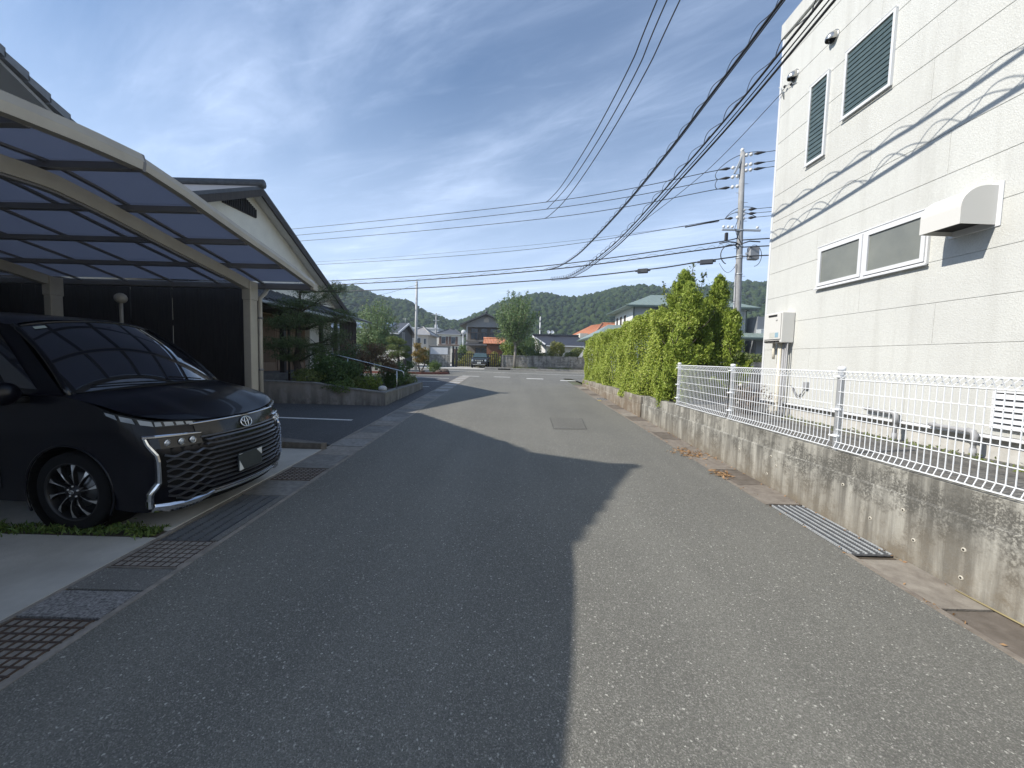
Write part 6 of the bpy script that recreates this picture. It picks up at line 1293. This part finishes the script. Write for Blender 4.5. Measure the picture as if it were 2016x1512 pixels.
# ------------------------------------------------------------------ utility pole and lines
M_cpole = pm('pole_concrete', (.34, .34, .335), (.27, .27, .265), 5, .8, .2, 40)
M_cable = pm('black_cable', (.02, .02, .022), rough=.6); M_porc = pm('white_porcelain', (.70, .70, .68), rough=.2); M_gbox = pm('grey_equipment_box', (.30, .31, .32), rough=.5)
up = thing('utility_pole', 'tall concrete utility pole with many insulators at the right corner', 'utility pole', (11.3, 20, ZF))
def pxz(z): return 11.38-(z-2)*.0285
b = MB(); b.tube([(pxz(z), 20, z) for z in (ZF-.2, 3, 6, 9, 12.0)], [.175, .165, .15, .135, .115], 16); b.build('shaft', M_cpole, up)
b = MB(); b.tube([(pxz(2)-.2, 19.98, ZF), (pxz(6)-.19, 19.98, 6.6)], .035, 8); b.build('conduit', M_pvc, up)
b = MB(); b.lathe([(.04, 0), (.09, .06), (.09, .12), (.05, .18), (.001, .2)], (pxz(12)-.02, 20, 12.02), 'z', 12); b.build('pole_cap_insulator', M_porc, up)
b = MB(); b.prism([(pxz(11.6)-.42, 19.9, 10.98), (pxz(11.6)-.34, 19.9, 10.95), (pxz(11.9)+.08, 19.9, 11.95), (pxz(11.9)-.02, 19.9, 11.95)], (0, .08, 0)); b.build('stay_bracket', M_galv, up)
for z in np.arange(2.4, 11, .45):
    s_ = 1 if int(z/.45) % 2 else -1; b = MB(); b.tube([(pxz(z), 20, z), (pxz(z)+s_*.30, 19.95, z)], .012, 5); b.build('step_bolt', M_galv, up)
Ld = Vector((-29.9, 14, 0)).normalized(); Rd = Vector((1, -.45, 0)).normalized()
def strain(p0, dirn, L=.85, nbell=2):
    """insulator string ending in a dark dead-end cover; returns line start"""
    p0 = Vector(p0); p1 = p0+dirn*L*.62; b = MB(); b.tube([p0, p1], .014, 5); ins = b.build('strain_link', M_galv, up)
    for i in range(nbell):
        c = p0+dirn*L*(.22+.24*i); b = MB(); b.sphere(tuple(c), .085, 10, 8, (1, 1, 1)); b.build('insulator', M_porc, ins)
    p2 = p0+dirn*(L*1.25); b = MB(); b.tube([p1, p1.lerp(p2, .3), p2], [.035, .075, .016], 8); b.build('dead_end_cover', M_cable, up); return p2
HVL = [strain((pxz(z), 20, z), Ld) for z in (11.35, 10.90, 10.42)]; HVR = [strain((pxz(z), 20, z), Rd, .8) for z in (11.85, 11.38, 11.12)]
LWL = strain((pxz(8.9), 20, 8.9), Ld, .55, 1); LWR = [strain((pxz(z), 20, z), Rd, .55, 1) for z in (9.22, 9.02, 8.82)]
for (p, q) in ((HVL[0], HVR[0]), (HVL[0], HVL[1]), (HVL[1], HVL[2]), (LWL, LWR[0]), (LWL, LWR[2])):
    m_ = (p+q)/2+Vector((0, 0, .28 if abs(p.x-q.x) > .8 else -.05))+Vector((-.12, 0, 0)); b = MB(); b.tube([(1-t)**2*p+2*t*(1-t)*(m_*2-(p+q)/2)+t*t*q for t in np.linspace(0, 1, 12)], .016, 5); b.build('jumper', M_cable, up)
b = MB(); b.box(10.25, 12.15, 19.86, 19.95, 8.20, 8.28); b.build('crossarm', M_galv, up)
for x in (10.32, 10.55, 10.75, 12.0): b = MB(); b.sphere((x, 19.9, 8.38), .07, 9, 7); b.build('pin_insulator', M_porc, up)
b = MB(); b.bbox(10.42, 10.56, 19.86, 19.98, 7.70, 8.1, .02); b.build('fuse_box', M_cable, up)
b = MB(); b.bbox(11.62, 12.10, 19.75, 20.05, 6.80, 7.42, .03); eb = b.build('equipment_box', M_gbox, up)
b = MB(); b.box(11.5, 11.63, 19.86, 19.94, 7.05, 7.15); b.build('box_bracket', M_galv, eb)
def loop(pts, r_): b = MB(); b.tube(pts, r_, 6); b.build('cable_loop', M_cable, up)
loop([(11.85+.42*math.sin(a)*.9, 19.8, 6.98-.52*math.cos(a)) for a in np.linspace(.1, math.pi*1.1, 14)], .014); loop([(10.75+.50*math.cos(a), 19.9, 7.02+.50*math.sin(a)) for a in np.linspace(.5, math.pi*1.35, 16)], .022); loop([(11.1-.9*t, 19.9, 6.6-.45*math.sin(math.pi*t)) for t in np.linspace(0, 1, 10)], .010); loop([(11.15, 19.85, 7.5), (10.9, 19.85, 7.62), (10.6, 19.9, 7.66), (10.2, 20, 7.6)], .03)
loop([(11.0, 19.85, 8.8), (10.85, 19.85, 8.3), (11.0, 19.85, 7.9), (11.2, 19.85, 7.6)], .014); loop([(11.2, 19.85, 7.55), (11.6, 19.8, 7.68), (12.0, 19.6, 7.6)], .03)
b = MB()
for z in (7.45, 7.0, 6.9, 8.24, 6.1): b.lathe([(pxz(z)*0+.152, -.03), (.165, -.03), (.165, .03), (.152, .03)], (pxz(z), 20, z), 'z', 14)
b.build('pole_bands', M_galv, up, kind='stuff')
GRPW = 'overhead lines crossing the street'
def wire(name, label, pts, r_, group=None, cat='cable', smooth_n=40):
    """smooth line through given points (Catmull-Rom)"""
    P = [Vector(p) for p in pts]; Q = []; 
    for i in range(len(P)-1):
        a = P[max(i-1, 0)]; b_ = P[i]; c = P[i+1]; d = P[min(i+2, len(P)-1)]; k = max(4, int(smooth_n/(len(P)-1)))
        for j in range(k): t = j/k; Q.append(.5*((2*b_)+(c-a)*t+(2*a-5*b_+4*c-d)*t*t+(3*b_-a-3*c+d)*t**3))
    Q.append(P[-1]); b = MB(); b.tube(Q, r_, 5); return top(name, label, cat, b, M_cable, group), Q
JX = [(1.8, 24.4, 11.12), (1.81, 24.4, 10.70), (1.74, 24.43, 10.16)]; EL = [(-18.53, 33.92, 12.16), (-18.54, 33.92, 11.61), (-18.55, 33.93, 11.11)]
far = [(-40, 43.97, 13.6), (-40, 43.97, 13.1), (-40, 43.97, 12.6)]
nm = ['top', 'middle', 'lowest']
for i in range(3):
    wire('power_line', '%s of the three thin high voltage lines leaving the utility pole leftwards' % nm[i], [HVL[i], JX[i], EL[i], far[i]], .019, GRPW)
    N_ = [[(3.5, 10.7, 10.9), (3.29, 12.39, 10.41), (2.88, 15.74, 10.22), (2.32, 20.19, 10.40), (1.98, 23.0, 10.82)], [(3.79, 10.81, 11.0), (3.55, 12.48, 10.39), (3.11, 15.47, 10.06), (2.53, 19.44, 10.06), (1.95, 23.4, 10.5)], [(4.12, 10.78, 10.99), (3.82, 12.5, 10.36), (3.34, 15.25, 9.88), (2.79, 18.39, 9.64), (2.38, 20.76, 9.66), (1.94, 23.24, 9.92)]][i]
    wire('power_line', '%s of the three high voltage lines running overhead along the lane' % ['left', 'middle', 'right'][i], [(N_[0][0]+2.6, -14, 15.5), (N_[0][0]+.9, 3, 12.9)]+N_+[JX[i]], .019, GRPW, smooth_n=70)
    e = HVR[i]; wire('power_line', '%s of three high voltage lines from the pole top to behind the white building' % nm[i], [e, e+Rd*14+Vector((0, 0, -.35)), e+Rd*30], .016, GRPW)
    e = LWR[i]; wire('power_line', '%s of three low voltage lines from the pole to behind the white building' % nm[i], [e, e+Rd*14+Vector((0, 0, -.3)), e+Rd*30], .014, GRPW)
wire('power_line', 'single thin low voltage line midway down the utility pole', [LWL, (.81, 24.86, 8.41), (-15.5, 32.5, 8.93), (-40, 43.97, 10.3)], .015, GRPW)
wire('power_line', 'faint thin line just above the single low voltage line', [(10.3, 20.4, 8.78), (.8, 24.87, 8.66), (-15.5, 32.5, 9.15), (-40, 44, 10.6)], .008, GRPW)
b = MB(); b.tube([(10.35, 20.42, 8.86), (8.9, 21.1, 8.72)], .035, 6); top('cable_sleeve', 'thick black sleeve on the low voltage line left of the pole', 'cable sleeve', b, M_cable)
CM = {}
CM[0] = wire('comm_cable', 'upper black communication cable crossing the street', [(pxz(7.9), 19.9, 7.9), (9.63, 20.74, 7.74), (.84, 24.85, 7.30), (-14.99, 32.26, 7.55), (-40, 44, 8.6)], .028, GRPW)
CM[1] = wire('comm_cable', 'middle black communication cable crossing the street', [(pxz(7.5), 19.9, 7.6), (9.64, 20.73, 7.46), (.85, 24.85, 7.05), (-14.72, 32.14, 7.21), (-40, 44, 8.2)], .034, GRPW)
CM[2] = wire('comm_cable', 'lowest black communication cable carrying two splice boxes', [(pxz(6.95), 19.9, 6.98), (9.67, 20.72, 6.87), (7.2, 21.87, 6.65), (.86, 24.84, 6.46), (-12.94, 31.3, 6.62), (-40, 44, 7.6)], .034, GRPW)
for i, z in enumerate((7.75, 7.4, 6.95)): wire('comm_cable', '%s of three communication cables between pole and white building' % nm[i], [(pxz(z), 19.9, z), Vector((pxz(z), 20, z-.3))+Rd*12, Vector((pxz(z), 20, z))+Rd*28], .03, GRPW)
# loosely wound lashing wire along the middle cable
Q = CM[1][1]; b = MB(); m_ = len(Q); P = []
for k in range(420):
    f_ = k/419*(m_-1); i = min(int(f_), m_-2); p = Q[i].lerp(Q[i+1], f_-i); a = k*.55; P.append(p+Vector((.02*math.cos(a), 0, .07+.07*math.sin(a))))
b.tube(P, .007, 4); top('lashing_wire', 'thin wavy lashing wire above the middle communication cable', 'cable', b, M_cable)
for (c, L, lb) in (((7.05, 21.9, 6.60), .55, 'dark splice box on the lowest cable above the conifers'), ((9.9, 20.6, 6.84), .62, 'dark splice box on the lowest cable next to the pole')):
    c = Vector(c); T = Ld.to_track_quat('X', 'Z').to_matrix().to_4x4(); T.translation = c; b = MB(); b.bbox(-L/2, L/2, -.10, .10, -.14, .10, .03, T); b.bbox(-L/2-.12, -L/2-.001, -.04, .04, -.05, .05, .01, T); b.bbox(L/2+.001, L/2+.12, -.04, .04, -.05, .05, .01, T); top('splice_box', lb, 'splice box', b, M_gbox if False else pm('dark_splice', (.05, .055, .06), rough=.6) if 'dark_splice' not in MATS else MATS['dark_splice'])
# cable bundles along the lane with hanging loops
UP = [(3.25, -14, 8.2), (3.12, -3, 6.55), (2.98, 3.35, 5.82), (2.95, 4.72, 5.72), (2.91, 6.25, 5.66), (2.86, 7.84, 5.60), (2.79, 10.4, 5.62), (2.69, 14.07, 5.81), (2.6, 17.15, 6.07), (2.45, 22.0, 6.76), (1.9, 24.36, 7.05)]
LO = [(3.35, -14, 7.6), (3.2, -3, 6.0), (3.11, 3.35, 5.42), (3.09, 4.24, 5.33), (3.06, 5.36, 5.21), (3.03, 6.44, 5.13), (2.97, 8.69, 5.03), (2.93, 9.95, 4.98), (2.88, 11.76, 4.99), (2.8, 14.53, 5.15), (2.75, 16.41, 5.31), (2.65, 20.18, 5.78), (2.2, 24.2, 6.48)]
def bundle(name, label, pts, offs, loops):
    t = thing(name, label, 'cable bundle', pts[3]); P = [Vector(p) for p in pts]; Q = []
    for i in range(len(P)-1):
        a = P[max(i-1, 0)]; b_ = P[i]; c = P[i+1]; d = P[min(i+2, len(P)-1)]; k = 10
        for j in range(k): q = j/k; Q.append(.5*((2*b_)+(c-a)*q+(2*a-5*b_+4*c-d)*q*q+(3*b_-a-3*c+d)*q**3))
    Q.append(P[-1])
    for (ox, oz, r_) in offs: b = MB(); b.tube([q+Vector((ox, 0, oz)) for q in Q], r_, 6); b.build('cable', M_cable, t)
    L = [0]
    for a, c in zip(Q[:-1], Q[1:]): L.append(L[-1]+(c-a).length)
    for (per, amp, ox, oz, ph, sh) in loops:
        s_ = 0; R_ = []
        n_ = int(L[-1]/per*12)
        for k in range(n_):
            s_ = L[-1]*k/(n_-1); i = min(int(np.searchsorted(L, s_, 'right'))-1, len(Q)-2); p = Q[i].lerp(Q[i+1], (s_-L[i])/(L[i+1]-L[i]+1e-9)); a = 2*math.pi*s_/per+ph; R_.append(p+Vector((ox+amp*.25*math.sin(a+ph), sh*.05*per*math.sin(a), oz+amp*(abs(math.sin(a/2+ph))**.8-.08))))
        b = MB(); b.tube(R_, .0055, 4); b.build('loop_wire', M_cable, t)
bundle('cable_bundle', 'upper cable with small wire loops running along the lane beside the white building', UP, [(0, 0, .018), (.012, -.028, .009)], [(.50, .075, 0, .012, 0, 1)])
bundle('cable_bundle', 'lower twin cable with large wire loops running along the lane beside the white building', LO, [(-.02, 0, .015), (.05, -.075, .015), (.03, -.03, .008)], [(.55, .15, 0, .0, .5, 1.2), (.73, .10, .02, .0, 2, .8)])
wire('drop_wire', 'thin drop wire from the white building corner to the lane cables', [(4.53, 7.06, 6.28), (3.9, 8.3, 5.55), (3.05, 9.95, 4.99)], .006)
an = thing('wire_anchor', 'small wire anchor with insulators on the corner of the white building', 'wire anchor', (4.55, 7.0, 6.3)); b = MB(); b.tube([(4.55, 7.02, 6.15), (4.49, 7.02, 6.32), (4.47, 7.05, 6.36)], .010, 5); b.tube([(4.52, 7.06, 6.28), (4.5, 6.9, 6.30), (4.545, 6.72, 6.22)], .005, 5); b.build('bracket', M_galv, an, kind='stuff')
for p in ((4.5, 6.95, 6.31), (4.52, 6.82, 6.26)): b = MB(); b.sphere(p, .022, 8, 6); b.build('insulator', M_cable, an)
# slim concrete pole, far poles and lamp
cp2 = thing('concrete_pole', 'slim bare concrete pole by the notice board', 'pole', (-7.4, 30, ZF)); b = MB(); b.tube([(-7.42, 30, ZF-.1), (-7.38, 30, 7.25)], [.115, .085], 12); b.build('shaft', pm('pale_pole', (.50, .50, .49), (.44, .44, .43), 4, .7), cp2); b = MB(); b.lathe([(.09, 0), (.10, 0), (.10, .05), (.09, .05)], (-7.38, 30, 6.95), 'z', 12); b.tube([(-7.38, 30, 6.95), (-7.65, 30, 6.9)], .02, 5); b.build('band', M_galv, cp2)
wire('drop_wire', 'thin wire from the slim concrete pole towards the corner tree', [(-7.65, 30, 6.9), (-12, 31, 6.1), (-20, 33, 6.4)], .010)
fp2 = thing('far_utility_pole', 'distant thin utility pole with cross arms among the houses', 'utility pole', (-13.7, 70, ZF)); b = MB(); b.tube([(-13.7, 70, ZF), (-13.75, 70, 9.3)], [.15, .11], 10); b.build('shaft', M_cpole, fp2)
for (z, w_) in ((9.0, 1.3), (8.0, .8), (6.6, .6)): b = MB(); b.box(-13.75-w_*.6, -13.75+w_*.4+.3, 69.85, 69.95, z, z+.09); b.build('crossarm', M_galv, fp2)
fp3 = thing('far_utility_pole', 'distant pole with white bands behind the street tree', 'utility pole', (4.2, 62, ZF)); b = MB(); b.tube([(4.2, 62, ZF), (4.2, 62, 8.3)], .10, 8); b.build('shaft', pm('white_pole', (.62, .62, .60), rough=.6), fp3)
for z in (7.4, 6.2): b = MB(); b.lathe([(.102, 0), (.112, 0), (.112, .4), (.102, .4)], (4.2, 62, z), 'z', 10); b.build('band', M_gbox, fp3)
lp_ = thing('street_lamp', 'slim post with round white dish lamp left of the balcony house', 'lamp', (-5.85, 46, ZF)); b = MB(); b.tube([(-5.85, 46, ZF), (-5.85, 46, 4.4)], .05, 8); b.build('post', M_galv, lp_); b = MB(); b.lathe([(.001, -.06), (.25, -.05), (.29, 0), (.25, .04), (.001, .06)], (-5.78, 45.9, 4.52), 'y', 18); b.build('round_head', M_trim, lp_)
# ------------------------------------------------------------------ small things
L_dry = leafm('dry_leaves', (.30, .17, .08), (.42, .27, .14), trans=.15)
for (x, y, n, sx, sy, lb) in ((2.83, 6.1, 160, .12, .14, 'scatter of dry brown leaves on the right gutter'), (2.78, 5.05, 90, .06, .08, 'small heap of dry brown leaves nearer the grating')):
    P = np.stack([x+RNG.normal(size=n)*sx, y+RNG.normal(size=n)*sy, np.zeros(n)], 1); P[:, 2] = [gz(v)+.012+.012*RNG.random() for v in P[:, 1]]; o = leaves('dry_leaves', P, .06, L_dry, None, .25, np.tile([0, 0, 0], (n, 1)), np.array((1, 1, .25))); tag(o, lb, 'leaves', kind='stuff')
n = 240; yy_ = RNG.uniform(1, 12, n); P = np.stack([np.where(RNG.random(n) < .6, 3.11-.02*np.abs(RNG.normal(size=n)), 2.77+RNG.normal(size=n)*.02), yy_, [gz(v)+.010 for v in yy_]], 1); o = leaves('leaf_litter', P, .03, L_dry, None, .4, None, np.array((1, 1, .3))); tag(o, 'fine dry leaf litter along the foot of the retaining wall', 'leaf litter', kind='stuff')
dr = bush('dry_plants', 'dried brown garden plants with a few white flowers behind the mesh fence', 'plants', (4.05, 6.75, 1.0), (.28, .5, .34), 900, .07, pm('dry_brown', (.16, .12, .09), (.10, .075, .06), 9, .9), None, .1, .4, 22, .25)
for p in ((3.8, 6.5, 1.25), (3.85, 6.8, 1.0), (3.9, 6.95, 1.32), (3.8, 6.55, .95)): b = MB(); b.sphere(p, .028, 7, 5); b.build('flower', M_flower, dr)
n = 500; P = np.stack([RNG.uniform(4.25, 4.5, n), RNG.uniform(2.5, 6.3, n), .755+.05*RNG.random(n)**2], 1); o = leaves('lot_weeds', P, .04, L_shrub, None, .4); tag(o, 'tiny weeds along the foundation of the white building', 'weeds', kind='stuff')
b = MB(); b.prism([(2.70, 12.25, gz(12.2)+.01), (2.80, 12.22, gz(12.2)+.012), (2.84, 12.30, gz(12.3)+.02), (2.76, 12.36, gz(12.3)+.012)], (0, 0, .008)); top('fallen_leaf', 'large yellow fallen leaf by the small grating', 'leaf', b, pm('yellow_leaf', (.42, .34, .12), rough=.8))
b = MB(); b.tube([(3.09, 2.6, gz(2.6)+.012), (3.10, 2.2, gz(2.2)+.018), (3.03, 1.95, gz(1.95)+.014)], [.006, .007, .004], 5); top('twig', 'thin pale twig lying at the foot of the retaining wall', 'twig', b, pm('twig_bark', (.30, .25, .13), rough=.8))
hz_ = MB(); hz_.box(-3050, 3050, -3050, 3050, -1.6, 88); o = hz_.build('haze', bpy.data.materials.new('haze_air'), None, kind='stuff'); tag(o, 'thin blue morning haze lying over the far hills', 'haze')
m = o.data.materials[0]; m.use_nodes = True; t = m.node_tree; t.nodes.clear(); ot = N(t, 'ShaderNodeOutputMaterial'); pv = N(t, 'ShaderNodeVolumePrincipled', Density=.0006); pv.inputs['Color'].default_value = (.72, .86, 1, 1); pv.inputs['Anisotropy'].default_value = .1; t.links.new(pv.outputs[0], ot.inputs['Volume'])
